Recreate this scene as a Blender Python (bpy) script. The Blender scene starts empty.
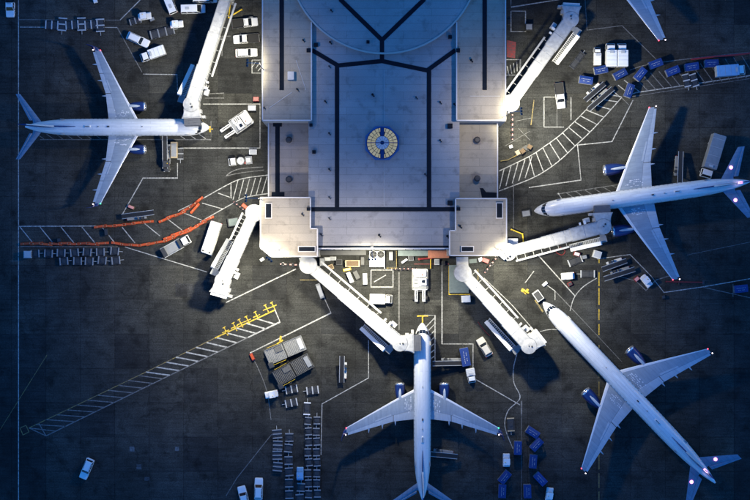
import bpy, math, random
from mathutils import Vector, Matrix
R = math.radians
random.seed(7)
scene = bpy.context.scene
col = scene.collection

# ------------------------------------------------------------------ camera
H = 320.0                     # drone height above the apron
S = 0.2215                    # metres per photograph pixel at ground level
cam_d = bpy.data.cameras.new('camera')
cam_d.sensor_width = 36.0
cam_d.lens = 36.0 * H / (750 * S)
cam_d.clip_end = 4000
cam = bpy.data.objects.new('camera', cam_d)
cam.location = (0, 0, H)
col.objects.link(cam)
scene.camera = cam

# ------------------------------------------------------------------ dusk sky
SUN_EL, SUN_ROT = R(1.6), R(60)
w = bpy.data.worlds.new('World'); scene.world = w; w.use_nodes = True
nt = w.node_tree; nt.nodes.clear()
sky = nt.nodes.new('ShaderNodeTexSky'); sky.sky_type = 'NISHITA'; sky.sun_disc = False
sky.sun_elevation = SUN_EL; sky.sun_rotation = SUN_ROT; sky.ozone_density = 6.0; sky.air_density = 1.5
bg = nt.nodes.new('ShaderNodeBackground'); bg.inputs[1].default_value = 0.15
wo = nt.nodes.new('ShaderNodeOutputWorld')
tint = nt.nodes.new('ShaderNodeMixRGB'); tint.blend_type = 'MULTIPLY'; tint.inputs[0].default_value = 1; tint.inputs[2].default_value = (.55, .94, 1.0, 1)   # deep blue hour sky
nt.links.new(sky.outputs[0], tint.inputs[1]); nt.links.new(tint.outputs[0], bg.inputs[0]); nt.links.new(bg.outputs[0], wo.inputs[0])
# the last afterglow of the sun that has set
sd = bpy.data.lights.new('sun', 'SUN'); sd.energy = 0.006; sd.angle = R(30); sd.color = (0.55, 0.72, 1.0)
so = bpy.data.objects.new('sun', sd); so.rotation_euler = (R(75), 0, R(-60)); col.objects.link(so)

scene.view_settings.view_transform = 'Standard'
scene.view_settings.look = 'None'
scene.view_settings.gamma = 1
scene.view_settings.exposure = 3.4
scene.cycles.use_denoising = True
scene.cycles.max_bounces = 5
scene.cycles.caustics_reflective = False
scene.cycles.caustics_refractive = False
scene.cycles.sample_clamp_indirect = 4
LAMP_POWER = 0.225

# ------------------------------------------------------------------ helpers
def P(px, py, z=0.0):
    k = S * (H - z) / H
    return Vector(((px - 375) * k, (250 - py) * k, z))

def ang(dx, dy):               # world heading of a direction given in the photograph
    return math.atan2(-dy, dx)

class MB:
    def __init__(s): s.v = []; s.f = []; s.sm = []
    def add(s, vs, fs, smooth=False):
        o = len(s.v); s.v += [tuple(v) for v in vs]; s.f += [tuple(i + o for i in f) for f in fs]; s.sm += [smooth] * len(fs)
        return s
    def box(s, c, d, rz=0.0, tilt=0.0):
        m = Matrix.Rotation(rz, 3, 'Z') @ Matrix.Rotation(tilt, 3, 'Y')
        vs = [Vector(c) + m @ Vector((x * d[0] / 2, y * d[1] / 2, z * d[2] / 2)) for z in (-1, 1) for x, y in ((-1, -1), (1, -1), (1, 1), (-1, 1))]
        return s.add(vs, [(3, 2, 1, 0), (4, 5, 6, 7), (0, 1, 5, 4), (1, 2, 6, 5), (2, 3, 7, 6), (3, 0, 4, 7)])
    def bbox(s, x0, x1, y0, y1, z0, z1):
        return s.box(((x0 + x1) / 2, (y0 + y1) / 2, (z0 + z1) / 2), (x1 - x0, y1 - y0, z1 - z0))
    def prism(s, pts, z0, z1):
        a = sum(pts[i][0] * pts[(i + 1) % len(pts)][1] - pts[(i + 1) % len(pts)][0] * pts[i][1] for i in range(len(pts)))
        if a < 0: pts = pts[::-1]
        n = len(pts)
        vs = [(p[0], p[1], z0) for p in pts] + [(p[0], p[1], z1) for p in pts]
        return s.add(vs, [tuple(range(n))[::-1], tuple(range(n, 2 * n))] + [(i, (i + 1) % n, n + (i + 1) % n, n + i) for i in range(n)])
    def loft(s, rings, cap=True, smooth=True):
        n = len(rings[0]); vs = [v for r in rings for v in r]; fs = []
        for k in range(len(rings) - 1):
            for i in range(n):
                j = (i + 1) % n
                fs.append((k * n + i, k * n + j, (k + 1) * n + j, (k + 1) * n + i))
        s.add(vs, fs, smooth)
        if cap:
            s.add(rings[0], [tuple(range(n))[::-1]]); s.add(rings[-1], [tuple(range(n))])
        return s
    def cyl(s, p0, p1, r0, r1=None, n=12, smooth=True):
        r1 = r0 if r1 is None else r1
        p0, p1 = Vector(p0), Vector(p1); d = (p1 - p0).normalized()
        u = d.orthogonal().normalized(); v = d.cross(u)
        ring = lambda p, r: [p + (u * math.cos(2 * math.pi * i / n) + v * math.sin(2 * math.pi * i / n)) * r for i in range(n)]
        return s.loft([ring(p0, r0), ring(p1, r1)], True, smooth)
    def bar(s, p0, p1, w_, h_):     # rectangular bar between two points
        p0, p1 = Vector(p0), Vector(p1); d = (p1 - p0).normalized()
        u = Vector((0, 0, 1)).cross(d)
        u = u.normalized() if u.length > 1e-4 else Vector((1, 0, 0)); v = d.cross(u)
        r = lambda p: [p + u * w_ / 2 * a + v * h_ / 2 * b for a, b in ((-1, -1), (1, -1), (1, 1), (-1, 1))]
        return s.loft([r(p0), r(p1)], True, False)
    def rbox(s, x0, x1, hw, z0, z1, r=0.12, taper=1.0, tx=0.0, n=3):
        # box with rounded plan corners and a softened top edge; taper narrows the top
        def ring(z, ins, k):
            a, b, h = x0 + ins + tx * k, x1 - ins - tx * k, hw * (1 - (1 - taper) * k) - ins
            rr = max(r - ins * .3, .02); pts = []
            for cx, cy, a0 in ((b - rr, h - rr, 0), (a + rr, h - rr, 90), (a + rr, -h + rr, 180), (b - rr, -h + rr, 270)):
                for q in range(n + 1):
                    t = R(a0 + 90 * q / n); pts.append(Vector((cx + rr * math.cos(t), cy + rr * math.sin(t), z)))
            return pts
        e = min(.08, (z1 - z0) * .3)
        return s.loft([ring(z0, 0, 0), ring(z1 - e, 0, 1 - e / (z1 - z0)), ring(z1 - e * .3, e * .35, 1), ring(z1, e, 1)], True, False)
    def mesh(s, name, mat):
        me = bpy.data.meshes.new(name); me.from_pydata(s.v, [], s.f)
        me.polygons.foreach_set('use_smooth', s.sm)
        if mat: me.materials.append(mat)
        me.update(); return me
    def build(s, name, mat, parent=None, label=None):
        o = bpy.data.objects.new(name, s.mesh(name, mat)); col.objects.link(o)
        if parent: o.parent = parent
        if label: o['label'] = label
        return o

def obj_from(me, name, parent=None, loc=(0, 0, 0), rz=0):
    o = bpy.data.objects.new(name, me); col.objects.link(o); o.parent = parent; o.location = loc; o.rotation_euler.z = rz
    return o
def tag(o, label, cat, group=None):
    o['label'] = label; o['category'] = cat
    if group: o['group'] = group
    return o
def thing(name, label=None, cat=None, loc=(0, 0, 0), rz=0, group=None):
    o = bpy.data.objects.new(name, None); o.empty_display_size = .5; col.objects.link(o)
    o.location = loc; o.rotation_euler.z = rz
    if label: tag(o, label, cat, group)
    return o
def copy_tree(o, parent=None):
    c = o.copy(); col.objects.link(c); c.parent = parent
    for ch in KIDS.get(o.name, ()): copy_tree(ch, c)
    return c
ORD = ('first', 'second', 'third', 'fourth', 'fifth', 'sixth', 'seventh', 'eighth', 'ninth', 'tenth', 'eleventh', 'twelfth')
PROTO = {}; KIDS = {}
def scan(o):
    KIDS[o.name] = [c for c in ALLOBJ() if c.parent == o]
    for c in KIDS[o.name]: scan(c)
def ALLOBJ(): return list(col.objects)
def place(key, fn, label, cat, px, py, rz, group=None, z=0.0, zref=0.8):
    """one instance of the kind built by fn, standing where the photograph shows it"""
    if key in PROTO: o = copy_tree(PROTO[key])
    else:
        o = fn(); PROTO[key] = o; scan(o)
    p = P(px, py, z + zref); o.location = (p.x, p.y, z); o.rotation_euler.z = rz
    if 'group' in o and not group: del o['group']
    return tag(o, label, cat, group)

# ------------------------------------------------------------------ materials
def mat(name, c, rough=.5, metal=0.0, var=.12, scale=1.5, bump=0.0, emit=None, estr=0.0, spec=.5, objvar=0.0, coat=0.0):
    m = bpy.data.materials.new(name); m.use_nodes = True; t = m.node_tree; b = t.nodes['Principled BSDF']
    b.inputs['Roughness'].default_value = rough; b.inputs['Metallic'].default_value = metal
    b.inputs['Specular IOR Level'].default_value = spec; b.inputs['Coat Weight'].default_value = coat
    g = t.nodes.new('ShaderNodeNewGeometry'); n = t.nodes.new('ShaderNodeTexNoise'); n.inputs['Scale'].default_value = scale
    n.inputs['Detail'].default_value = 6; n.inputs['Roughness'].default_value = .65
    t.links.new(g.outputs['Position'], n.inputs['Vector'])
    mr = t.nodes.new('ShaderNodeMapRange'); mr.inputs[1].default_value = .25; mr.inputs[2].default_value = .75
    mr.inputs[3].default_value = 1 - var; mr.inputs[4].default_value = 1 + var
    t.links.new(n.outputs[0], mr.inputs[0])
    val = mr.outputs[0]
    if objvar:
        oi = t.nodes.new('ShaderNodeObjectInfo'); m2 = t.nodes.new('ShaderNodeMapRange')
        m2.inputs[3].default_value = 1 - objvar; m2.inputs[4].default_value = 1 + objvar
        t.links.new(oi.outputs['Random'], m2.inputs[0])
        mu = t.nodes.new('ShaderNodeMath'); mu.operation = 'MULTIPLY'
        t.links.new(val, mu.inputs[0]); t.links.new(m2.outputs[0], mu.inputs[1]); val = mu.outputs[0]
    mx = t.nodes.new('ShaderNodeVectorMath'); mx.operation = 'SCALE'; mx.inputs[0].default_value = c[:3]
    t.links.new(val, mx.inputs['Scale']); t.links.new(mx.outputs[0], b.inputs['Base Color'])
    if bump:
        bp = t.nodes.new('ShaderNodeBump'); bp.inputs['Strength'].default_value = bump; bp.inputs['Distance'].default_value = .02
        n2 = t.nodes.new('ShaderNodeTexNoise'); n2.inputs['Scale'].default_value = scale * 8; t.links.new(g.outputs['Position'], n2.inputs['Vector'])
        t.links.new(n2.outputs[0], bp.inputs['Height']); t.links.new(bp.outputs[0], b.inputs['Normal'])
    if emit:
        b.inputs['Emission Color'].default_value = (*emit, 1); b.inputs['Emission Strength'].default_value = estr
    return m

def node_mat(name):
    m = bpy.data.materials.new(name); m.use_nodes = True
    return m, m.node_tree, m.node_tree.nodes['Principled BSDF']

def concrete_mat(name, base, objvar=.09):
    m, t, b = node_mat(name); N = t.nodes.new; L = t.links.new
    g = N('ShaderNodeNewGeometry')
    def noise(scale, detail, lo, hi, a=.3, z=.7, vec=None):
        n = N('ShaderNodeTexNoise'); n.inputs['Scale'].default_value = scale; n.inputs['Detail'].default_value = detail
        n.inputs['Roughness'].default_value = .6
        L(vec or g.outputs['Position'], n.inputs['Vector'])
        r = N('ShaderNodeMapRange'); r.inputs[1].default_value = a; r.inputs[2].default_value = z
        r.inputs[3].default_value = lo; r.inputs[4].default_value = hi; L(n.outputs[0], r.inputs[0]); return r.outputs[0], n.outputs[0]
    def mul(a, c):
        x = N('ShaderNodeMath'); x.operation = 'MULTIPLY'; L(a, x.inputs[0]); L(c, x.inputs[1]); return x.outputs[0]
    big, _ = noise(.06, 6, .55, 1.45)
    mid, _ = noise(.30, 8, .70, 1.32)
    fine, fr = noise(3.6, 8, .45, 1.6, .28, .72)
    oil, _ = noise(.27, 9, 1.0, .42, .53, .68)           # dark oil blotches
    mp = N('ShaderNodeMapping'); mp.inputs['Scale'].default_value = (.12, 2.4, 1); L(g.outputs['Position'], mp.inputs[0])
    mp.inputs['Rotation'].default_value = (0, 0, R(62))
    streak, _ = noise(1, 6, .68, 1.26, .3, .7, mp.outputs[0])   # tyre tracks
    vo = N('ShaderNodeTexVoronoi'); vo.feature = 'DISTANCE_TO_EDGE'; vo.inputs['Scale'].default_value = .085
    wp = N('ShaderNodeTexNoise'); wp.inputs['Scale'].default_value = .5; wp.inputs['Detail'].default_value = 5; L(g.outputs['Position'], wp.inputs['Vector'])
    wa = N('ShaderNodeVectorMath'); wa.operation = 'MULTIPLY_ADD'; wa.inputs[1].default_value = (5, 5, 0); L(wp.outputs['Color'], wa.inputs[0]); L(g.outputs['Position'], wa.inputs[2])
    L(wa.outputs[0], vo.inputs['Vector'])
    cr = N('ShaderNodeMapRange'); cr.inputs[1].default_value = .002; cr.inputs[2].default_value = .010; cr.inputs[3].default_value = .62; cr.inputs[4].default_value = 1; L(vo.outputs['Distance'], cr.inputs[0])   # sealed cracks
    v = mul(mul(mul(mul(mul(big, mid), fine), oil), streak), cr.outputs[0])
    if objvar:
        oi = N('ShaderNodeObjectInfo'); r = N('ShaderNodeMapRange'); r.inputs[3].default_value = 1 - objvar; r.inputs[4].default_value = 1 + objvar
        L(oi.outputs['Random'], r.inputs[0]); v = mul(v, r.outputs[0])
    s = N('ShaderNodeVectorMath'); s.operation = 'SCALE'; s.inputs[0].default_value = base; L(v, s.inputs['Scale'])
    L(s.outputs[0], b.inputs['Base Color'])
    b.inputs['Roughness'].default_value = .88; b.inputs['Specular IOR Level'].default_value = .25
    bp = N('ShaderNodeBump'); bp.inputs['Strength'].default_value = .35; bp.inputs['Distance'].default_value = .02
    L(fr, bp.inputs['Height']); L(bp.outputs[0], b.inputs['Normal'])
    return m

def paint_mat(name, c, under, wear=.5):
    m, t, b = node_mat(name); N = t.nodes.new; L = t.links.new
    g = N('ShaderNodeNewGeometry'); n = N('ShaderNodeTexNoise'); n.inputs['Scale'].default_value = 2.2; n.inputs['Detail'].default_value = 9
    n.inputs['Roughness'].default_value = .75; L(g.outputs['Position'], n.inputs['Vector'])
    r = N('ShaderNodeMapRange'); r.inputs[1].default_value = wear - .12; r.inputs[2].default_value = wear + .12; L(n.outputs[0], r.inputs[0])
    x = N('ShaderNodeMixRGB'); x.inputs[1].default_value = (*under, 1); x.inputs[2].default_value = (*c, 1)
    L(r.outputs[0], x.inputs[0]); L(x.outputs[0], b.inputs['Base Color']); b.inputs['Roughness'].default_value = .75
    return m

def roof_mat(name, base, sx=2.0, sy=10.0):
    # membrane roofing: sheets with welded seams, ponding stains
    m, t, b = node_mat(name); N = t.nodes.new; L = t.links.new
    g = N('ShaderNodeNewGeometry')
    br = N('ShaderNodeTexBrick'); br.inputs['Scale'].default_value = 1; br.inputs['Brick Width'].default_value = sy; br.inputs['Row Height'].default_value = sx
    br.inputs['Mortar Size'].default_value = .05; br.inputs['Mortar Smooth'].default_value = .3; br.inputs['Bias'].default_value = 0
    br.inputs['Color1'].default_value = (.95, .95, .95, 1); br.inputs['Color2'].default_value = (1.05, 1.05, 1.05, 1); br.inputs['Mortar'].default_value = (.72, .72, .72, 1)
    L(g.outputs['Position'], br.inputs['Vector'])
    def noise(scale, lo, hi, a, z):
        n = N('ShaderNodeTexNoise'); n.inputs['Scale'].default_value = scale; n.inputs['Detail'].default_value = 7; n.inputs['Roughness'].default_value = .62
        L(g.outputs['Position'], n.inputs['Vector']); r = N('ShaderNodeMapRange')
        r.inputs[1].default_value = a; r.inputs[2].default_value = z; r.inputs[3].default_value = lo; r.inputs[4].default_value = hi; L(n.outputs[0], r.inputs[0]); return r.outputs[0]
    def mul(a, c):
        x = N('ShaderNodeMath'); x.operation = 'MULTIPLY'; L(a, x.inputs[0]); L(c, x.inputs[1]); return x.outputs[0]
    v = mul(mul(noise(.12, .86, 1.1, .3, .7), noise(6, .88, 1.12, .3, .7)), noise(.45, 1.0, .58, .54, .76))
    s = N('ShaderNodeVectorMath'); s.operation = 'SCALE'; s.inputs[0].default_value = base; L(v, s.inputs['Scale'])
    mx = N('ShaderNodeVectorMath'); mx.operation = 'MULTIPLY'; L(s.outputs[0], mx.inputs[0]); L(br.outputs[0], mx.inputs[1])
    L(mx.outputs[0], b.inputs['Base Color']); b.inputs['Roughness'].default_value = .8; b.inputs['Specular IOR Level'].default_value = .2
    return m

M = {}
ASPH = (.0325, .0335, .0315)
M['slab'] = concrete_mat('apron_concrete', ASPH)
M['joint'] = concrete_mat('joint_filler', (.022, .022, .023), 0)
M['white_paint'] = paint_mat('worn_white_paint', (.48, .48, .46), (.08, .08, .08), .47)
M['faint_paint'] = paint_mat('faded_white_paint', (.22, .22, .215), (.06, .06, .06), .50)
M['yellow_paint'] = paint_mat('worn_yellow_paint', (.65, .44, .02), (.08, .07, .05), .46)
M['dull_yellow'] = paint_mat('faded_yellow_paint', (.34, .25, .06), (.06, .06, .06), .50)
M['red_paint'] = paint_mat('worn_red_paint', (.33, .03, .03), (.07, .06, .06), .50)
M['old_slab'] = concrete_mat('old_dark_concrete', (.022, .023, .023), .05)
M['patch'] = concrete_mat('patch_concrete', (.075, .085, .095), .1)
M['orange_glow'] = mat('orange_lamp_glow_colour', (.50, .19, .10), .7, var=.2)  # orange lamp glow put into the canopy colour
M['pale_slab'] = concrete_mat('pale_concrete', (.043, .043, .038), .05)
M['dark_asphalt'] = concrete_mat('dark_asphalt_patch', (.035, .036, .038), 0)
M['roof'] = roof_mat('roof_membrane', (.31, .305, .30), 1.6, 12)
M['roof_tan'] = roof_mat('tan_roof_membrane', (.315, .29, .24), 1.8, 9)
M['roof_low'] = roof_mat('brown_roof_membrane', (.30, .27, .24), 1.8, 9)
M['band'] = mat('dark_roof_band', (.009, .013, .020), .9, var=.25, spec=.1)
M['parapet'] = mat('parapet_coping', (.55, .54, .52), .5, var=.1)
M['wall'] = mat('wall_panel', (.42, .40, .36), .7, var=.1)
M['glass'] = mat('window_glass', (.02, .03, .04), .08, var=.05, spec=.8)
M['sky_pane'] = mat('lit_skylight_pane', (.20, .19, .11), .3, var=.45, scale=1.2, emit=(.92, .82, .45), estr=.026)
M['sky_dim'] = mat('dim_skylight_pane', (.35, .42, .5), .2, var=.2, emit=(.5, .6, .65), estr=.008)
M['bluecurb'] = mat('blue_skylight_curb', (.05, .13, .30), .5, var=.15)
M['white'] = mat('white_coat', (.80, .80, .79), .35, var=.05, coat=.3)
M['offwhite'] = mat('weathered_white', (.66, .66, .64), .5, var=.12, scale=3)
M['bridge'] = mat('bridge_roof_white', (.40, .40, .395), .6, var=.28, scale=1.3)
M['bridge2'] = mat('bridge_side_grey', (.40, .41, .43), .5, var=.1)
def skin_mat(name, c, bw, bh, rough=.32, joint=.80, grime=.22, coat=.3):
    # painted aluminium skin: sheet joints, streaks along the airflow
    m, t, b = node_mat(name); N = t.nodes.new; L = t.links.new
    tc = N('ShaderNodeTexCoord'); br = N('ShaderNodeTexBrick'); br.inputs['Scale'].default_value = 1
    br.inputs['Brick Width'].default_value = bw; br.inputs['Row Height'].default_value = bh; br.inputs['Mortar Size'].default_value = .035; br.inputs['Mortar Smooth'].default_value = .2
    br.inputs['Color1'].default_value = (.95, .95, .95, 1); br.inputs['Color2'].default_value = (1.03, 1.03, 1.03, 1); br.inputs['Mortar'].default_value = (joint, joint, joint, 1)
    L(tc.outputs['Object'], br.inputs['Vector'])
    mp = N('ShaderNodeMapping'); mp.inputs['Scale'].default_value = (.25, 1.6, 1.6); L(tc.outputs['Object'], mp.inputs[0])
    n = N('ShaderNodeTexNoise'); n.inputs['Scale'].default_value = 1.2; n.inputs['Detail'].default_value = 8; n.inputs['Roughness'].default_value = .7; L(mp.outputs[0], n.inputs['Vector'])
    r = N('ShaderNodeMapRange'); r.inputs[1].default_value = .35; r.inputs[2].default_value = .75; r.inputs[3].default_value = 1.05; r.inputs[4].default_value = 1 - grime; L(n.outputs[0], r.inputs[0])
    v = N('ShaderNodeVectorMath'); v.operation = 'SCALE'; v.inputs[0].default_value = c; L(r.outputs[0], v.inputs['Scale'])
    x = N('ShaderNodeVectorMath'); x.operation = 'MULTIPLY'; L(v.outputs[0], x.inputs[0]); L(br.outputs[0], x.inputs[1]); L(x.outputs[0], b.inputs['Base Color'])
    b.inputs['Roughness'].default_value = rough; b.inputs['Coat Weight'].default_value = coat; return m
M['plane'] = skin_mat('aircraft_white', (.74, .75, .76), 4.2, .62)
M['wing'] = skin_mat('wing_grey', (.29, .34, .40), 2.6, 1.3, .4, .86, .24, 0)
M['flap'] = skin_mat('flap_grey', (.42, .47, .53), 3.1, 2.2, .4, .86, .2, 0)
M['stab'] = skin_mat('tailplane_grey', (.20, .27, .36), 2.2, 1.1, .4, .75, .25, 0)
M['slat'] = mat('polished_slat', (.78, .78, .79), .3, metal=.25, var=.04)
M['navy'] = mat('navy_coat', (.012, .028, .13), .3, var=.08, coat=.4)
M['silver'] = mat('polished_metal', (.72, .73, .75), .22, metal=.8, var=.05)
M['black'] = mat('black_rubber', (.015, .015, .016), .8, var=.1)
M['dark'] = mat('dark_metal', (.035, .037, .04), .55, var=.2)
M['grey'] = mat('grey_metal', (.24, .25, .26), .5, var=.15)
M['lgrey'] = mat('light_grey_metal', (.45, .46, .46), .45, var=.12)
M['loader'] = mat('worn_loader_grey', (.19, .19, .185), .6, var=.4, scale=2.5)
M['loader_dark'] = mat('oily_loader_grey', (.09, .09, .088), .6, var=.4, scale=2.5)
M['bellows'] = mat('grey_bellows', (.12, .125, .14), .85, var=.2)
M['blue'] = mat('blue_tarpaulin', (.007, .032, .17), .55, var=.2, scale=2, bump=.3, objvar=.15)
M['lblue'] = mat('pale_blue_body', (.22, .42, .62), .4, var=.1)  # on the box truck this blue is shade over white
M['orange'] = mat('orange_plastic', (.44, .066, .012), .5, var=.2, scale=2, objvar=.25)
M['red'] = mat('red_coat', (.24, .022, .022), .45, var=.15)
M['pink'] = mat('faded_red_rail', (.62, .28, .26), .5, var=.2)
M['yellow'] = mat('yellow_coat', (.72, .48, .02), .5, var=.12)
M['tan'] = mat('tan_coat', (.42, .33, .2), .6, var=.2, scale=3)
M['brown'] = mat('brown_cardboard', (.13, .085, .045), .8, var=.25, scale=3)
M['green'] = mat('green_grey_deck', (.16, .20, .19), .7, var=.2)
M['beige_car'] = mat('beige_car_coat', (.50, .48, .43), .35, var=.06, coat=.4)
M['screen'] = mat('windscreen_glass', (.012, .015, .02), .06, var=.05, spec=.9)
M['headlamp'] = mat('headlamp_glass', (.7, .7, .7), .1, var=.05)
M['tail'] = mat('tail_lamp_glass', (.35, .01, .01), .2, var=.05)
M['e_red'] = mat('red_navigation_lamp', (.5, .05, .05), .3, emit=(1, .06, .10), estr=.55)
M['e_green'] = mat('green_navigation_lamp', (.05, .5, .2), .3, emit=(.05, 1, .35), estr=.4)
M['e_white'] = mat('white_strobe_lamp', (.8, .8, .8), .3, emit=(1, .85, .9), estr=.55)
M['e_logo'] = mat('logo_lamp_glass', (.8, .8, .8), .3, emit=(1, .30, .80), estr=.36)
M['e_flood'] = mat('floodlight_lens', (.9, .9, .85), .3, emit=(1, .92, .74), estr=.4)
M['e_cab'] = mat('lit_cab_lamp', (.8, .8, .8), .3, emit=(1, .9, .8), estr=.55)
# ------------------------------------------------------------------ apron
apron = MB().add([(-1500, -1500, -.04), (1500, -1500, -.04), (1500, 1500, -.04), (-1500, 1500, -.04)], [(0, 1, 2, 3)]).build('apron', M['joint'])
apron['kind'] = 'structure'; apron['label'] = 'dark concrete airport apron of square slabs'
PIT = 34.4
slab_me = MB().rbox(-3.772, 3.772, 3.772, -.038, 0, .02).mesh('slab', M['slab'])
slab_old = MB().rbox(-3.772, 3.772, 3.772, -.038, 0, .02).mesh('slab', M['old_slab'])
slab_pale = MB().rbox(-3.772, 3.772, 3.772, -.038, 0, .02).mesh('slab', M['pale_slab'])
extra = MB()
for i in range(-8, 28):
    for j in range(-16, 13):
        cx, cy = 46 + PIT * (i + .5), 334 + PIT * (j + .5)
        if 264 < cx - PIT / 2 and cx + PIT / 2 < 486 and cy + PIT / 2 < 230: continue
        p = P(cx, cy)
        if -18 < cx < 768 and -18 < cy < 518:
            if 280 < cx < 470 and cy < 225: continue
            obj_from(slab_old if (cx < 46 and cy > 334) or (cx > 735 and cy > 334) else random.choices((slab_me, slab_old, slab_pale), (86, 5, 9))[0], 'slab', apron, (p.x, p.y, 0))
        else:
            extra.bbox(p.x - 3.772, p.x + 3.772, p.y - 3.772, p.y + 3.772, -.038, 0)
e = extra.build('slab_field', M['slab'], apron); e['kind'] = 'stuff'

# ------------------------------------------------------------------ painted markings
def smoothpts(pts, n=6):
    out = []
    for k in range(len(pts) - 1):
        p0 = pts[max(k - 1, 0)]; p1 = pts[k]; p2 = pts[k + 1]; p3 = pts[min(k + 2, len(pts) - 1)]
        for q in range(n):
            t = q / n
            out.append(tuple(.5 * (2 * p1[a] + (p2[a] - p0[a]) * t + (2 * p0[a] - 5 * p1[a] + 4 * p2[a] - p3[a]) * t * t + (3 * p1[a] - p0[a] - 3 * p2[a] + p3[a]) * t ** 3) for a in (0, 1)))
    out.append(pts[-1]); return out
MARKZ = [0]
def strip(mb, pts, wpx, z):
    ps = [P(*p) for p in pts]; n = len(ps); L_, R_ = [], []
    for i in range(n):
        d = (ps[min(i + 1, n - 1)] - ps[max(i - 1, 0)]).normalized(); nn = Vector((-d.y, d.x, 0))
        k = 1.0
        if 0 < i < n - 1:
            c = (ps[i + 1] - ps[i]).normalized().dot((ps[i] - ps[i - 1]).normalized())
            k = 1 / max(math.sqrt((1 + c) / 2), .4)
        L_.append((ps[i] + nn * wpx * S / 2 * k) + Vector((0, 0, z))); R_.append((ps[i] - nn * wpx * S / 2 * k) + Vector((0, 0, z)))
    mb.add(L_ + R_, [(n + i, n + i + 1, i + 1, i) for i in range(n - 1)])
def line(pts, wpx=.9, m='white_paint', curve=False, name='painted_line'):
    mb = MB(); MARKZ[0] = (MARKZ[0] + 1) % 5
    if curve: pts = smoothpts(pts)
    strip(mb, pts, wpx, .004 + .0012 * MARKZ[0]); return mb.build(name, M[m], apron)
def dashed(a, b, n, duty=.6, wpx=.9, m='white_paint'):
    for i in range(n):
        t0, t1 = i / n, (i + duty) / n
        line([(a[0] + (b[0] - a[0]) * t0, a[1] + (b[1] - a[1]) * t0), (a[0] + (b[0] - a[0]) * t1, a[1] + (b[1] - a[1]) * t1)], wpx, m)
def lerp(pts, t):
    ls = [math.dist(pts[i], pts[i + 1]) for i in range(len(pts) - 1)]; d = t * sum(ls)
    for i, l in enumerate(ls):
        if d <= l or i == len(ls) - 1:
            f = min(d / l, 1); return (pts[i][0] + (pts[i + 1][0] - pts[i][0]) * f, pts[i][1] + (pts[i + 1][1] - pts[i][1]) * f)
        d -= l
def hatch(A, B, n, shift=0.0, wpx=.8, m='white_paint', t0=0.0, t1=1.0):
    for i in range(n):
        t = t0 + (t1 - t0) * i / max(n - 1, 1); tb = min(max(t + shift, 0), 1)
        line([lerp(A, t), lerp(B, tb)], wpx, m, name='painted_hatch')
W_, F_, Y_, D_ = 'white_paint', 'faint_paint', 'yellow_paint', 'dull_yellow'
line([(18.5, -20), (18.5, 520)], .9)
line([(19, 19.5), (120, 20)], .6, F_); line([(20, 27), (117, 27.3)], .7)
line([(120, 20), (141, -1)], .9); line([(117, 27), (142, 72)], .8, F_)
line([(143, 74), (177, 74.5), (177.5, 92)], .7); line([(203, 104), (260, 104), (260, 148), (178, 148)], .8)
line([(203, 94), (224, 93), (224, 98), (205, 98)], .6, F_); line([(222, 36), (222, 56)], .7, 'faint_paint'); line([(222, 36), (231, 36)], .7, F_)
for x in (251.5, 256, 260): line([(x, 68), (x + 4, 62)] if x < 258 else [(x - 2, 71), (x + 2, 66)], .8)
line([(252, 60), (252, 73), (261, 73)], .7); line([(252, 60), (261, 60)], .7)
line([(40, 139.5), (211, 139.5), (211, 121)], .8, F_); hatch([(44, 139), (120, 139)], [(37, 134), (113, 134)], 9, 0, .7, F_)
hatch([(185, 139), (206, 139)], [(178, 134), (199, 134)], 3, 0, .7)
line([(177.5, 163), (177.5, 178), (143, 178), (122, 215)], .9)
up = [(19, 226.3), (100, 226), (150, 219), (178, 211), (200, 200), (228, 184.5), (243, 178.5), (268, 175)]
lo = [(20, 246), (118, 247), (165, 240), (200, 222), (230, 205), (245, 197.5), (268, 193.5)]
line(smoothpts(up[3:]), .9); line(smoothpts(lo[3:]), .9); line([(18.5, 226.3), (100, 226)], .9); line([(20, 246.5), (118, 246.8)], .8, F_)
for x in (20, 40, 61, 82, 102, 122): line([(x, 227), (x + 13, 243)], .9)
for a, b in (((144, 223), (160, 236)), ((165, 217), (182, 230)), ((184, 213), (204, 221)), ((202, 203), (223, 209)), ((218, 193), (232, 198))): line([a, b], .8)
line([(231, 184), (231, 198)], 1.0)
for i in range(6): x = 238 + i * 5.8; line([(x, 180 - i * .7), (x - 5, 200 - i * 1.3)], .8)
line([(226, 176), (232, 171.5), (242, 168.5), (263, 167)], .9, F_, True); line([(226, 176), (240, 173), (264, 170)], .7, F_, True)
line([(125, 247), (207, 272)], .8); line([(226, 302.5), (296, 269)], 1.1)
hu = [(29, 428), (144, 373), (215, 338), (275, 310)]; hl = [(46, 436), (150, 385), (248, 337.5), (280, 322)]
line(hu[:3], .7, D_); line(hu[2:], 1.3, Y_); line(hl, 1.0, F_); line([hl[2], hl[3], hu[3]], 1.2)
line([(39, 423.5), (46, 436)], .9, F_)
hatch(hl, hu, 13, -.055, .9, F_, .0, .5); hatch(hl, hu, 12, -.055, 1.3, W_, .53, .98)
line([(20, 428), (26, 425.5), (29, 432), (23, 435), (20, 428)], .7, D_)
for x, y in ((226, 331.5), (235, 327), (241, 323.5), (248, 320.5), (257, 316), (267, 309), (273.5, 306.5)):
    line([(x - 2, y - 4), (x + 2, y + 4)], 1.0, Y_); line([(x - 4, y + 1.5), (x + 3, y - 1.5)], .9, Y_)
    line([(x - 3.4, y - 3.2), (x - .6, y - 4.8)], .8, Y_)
line([(250, 353), (331, 313), (318, 284)], 1.0); line([(280, 341), (281, 336)], 2, Y_); line([(277, 344), (283, 340)], 1.4, Y_)
line([(250, 354), (258, 368), (267, 392), (271, 420)], .7, F_, True); line([(272, 434), (237, 478), (226, 496)], .7, F_)
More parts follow.
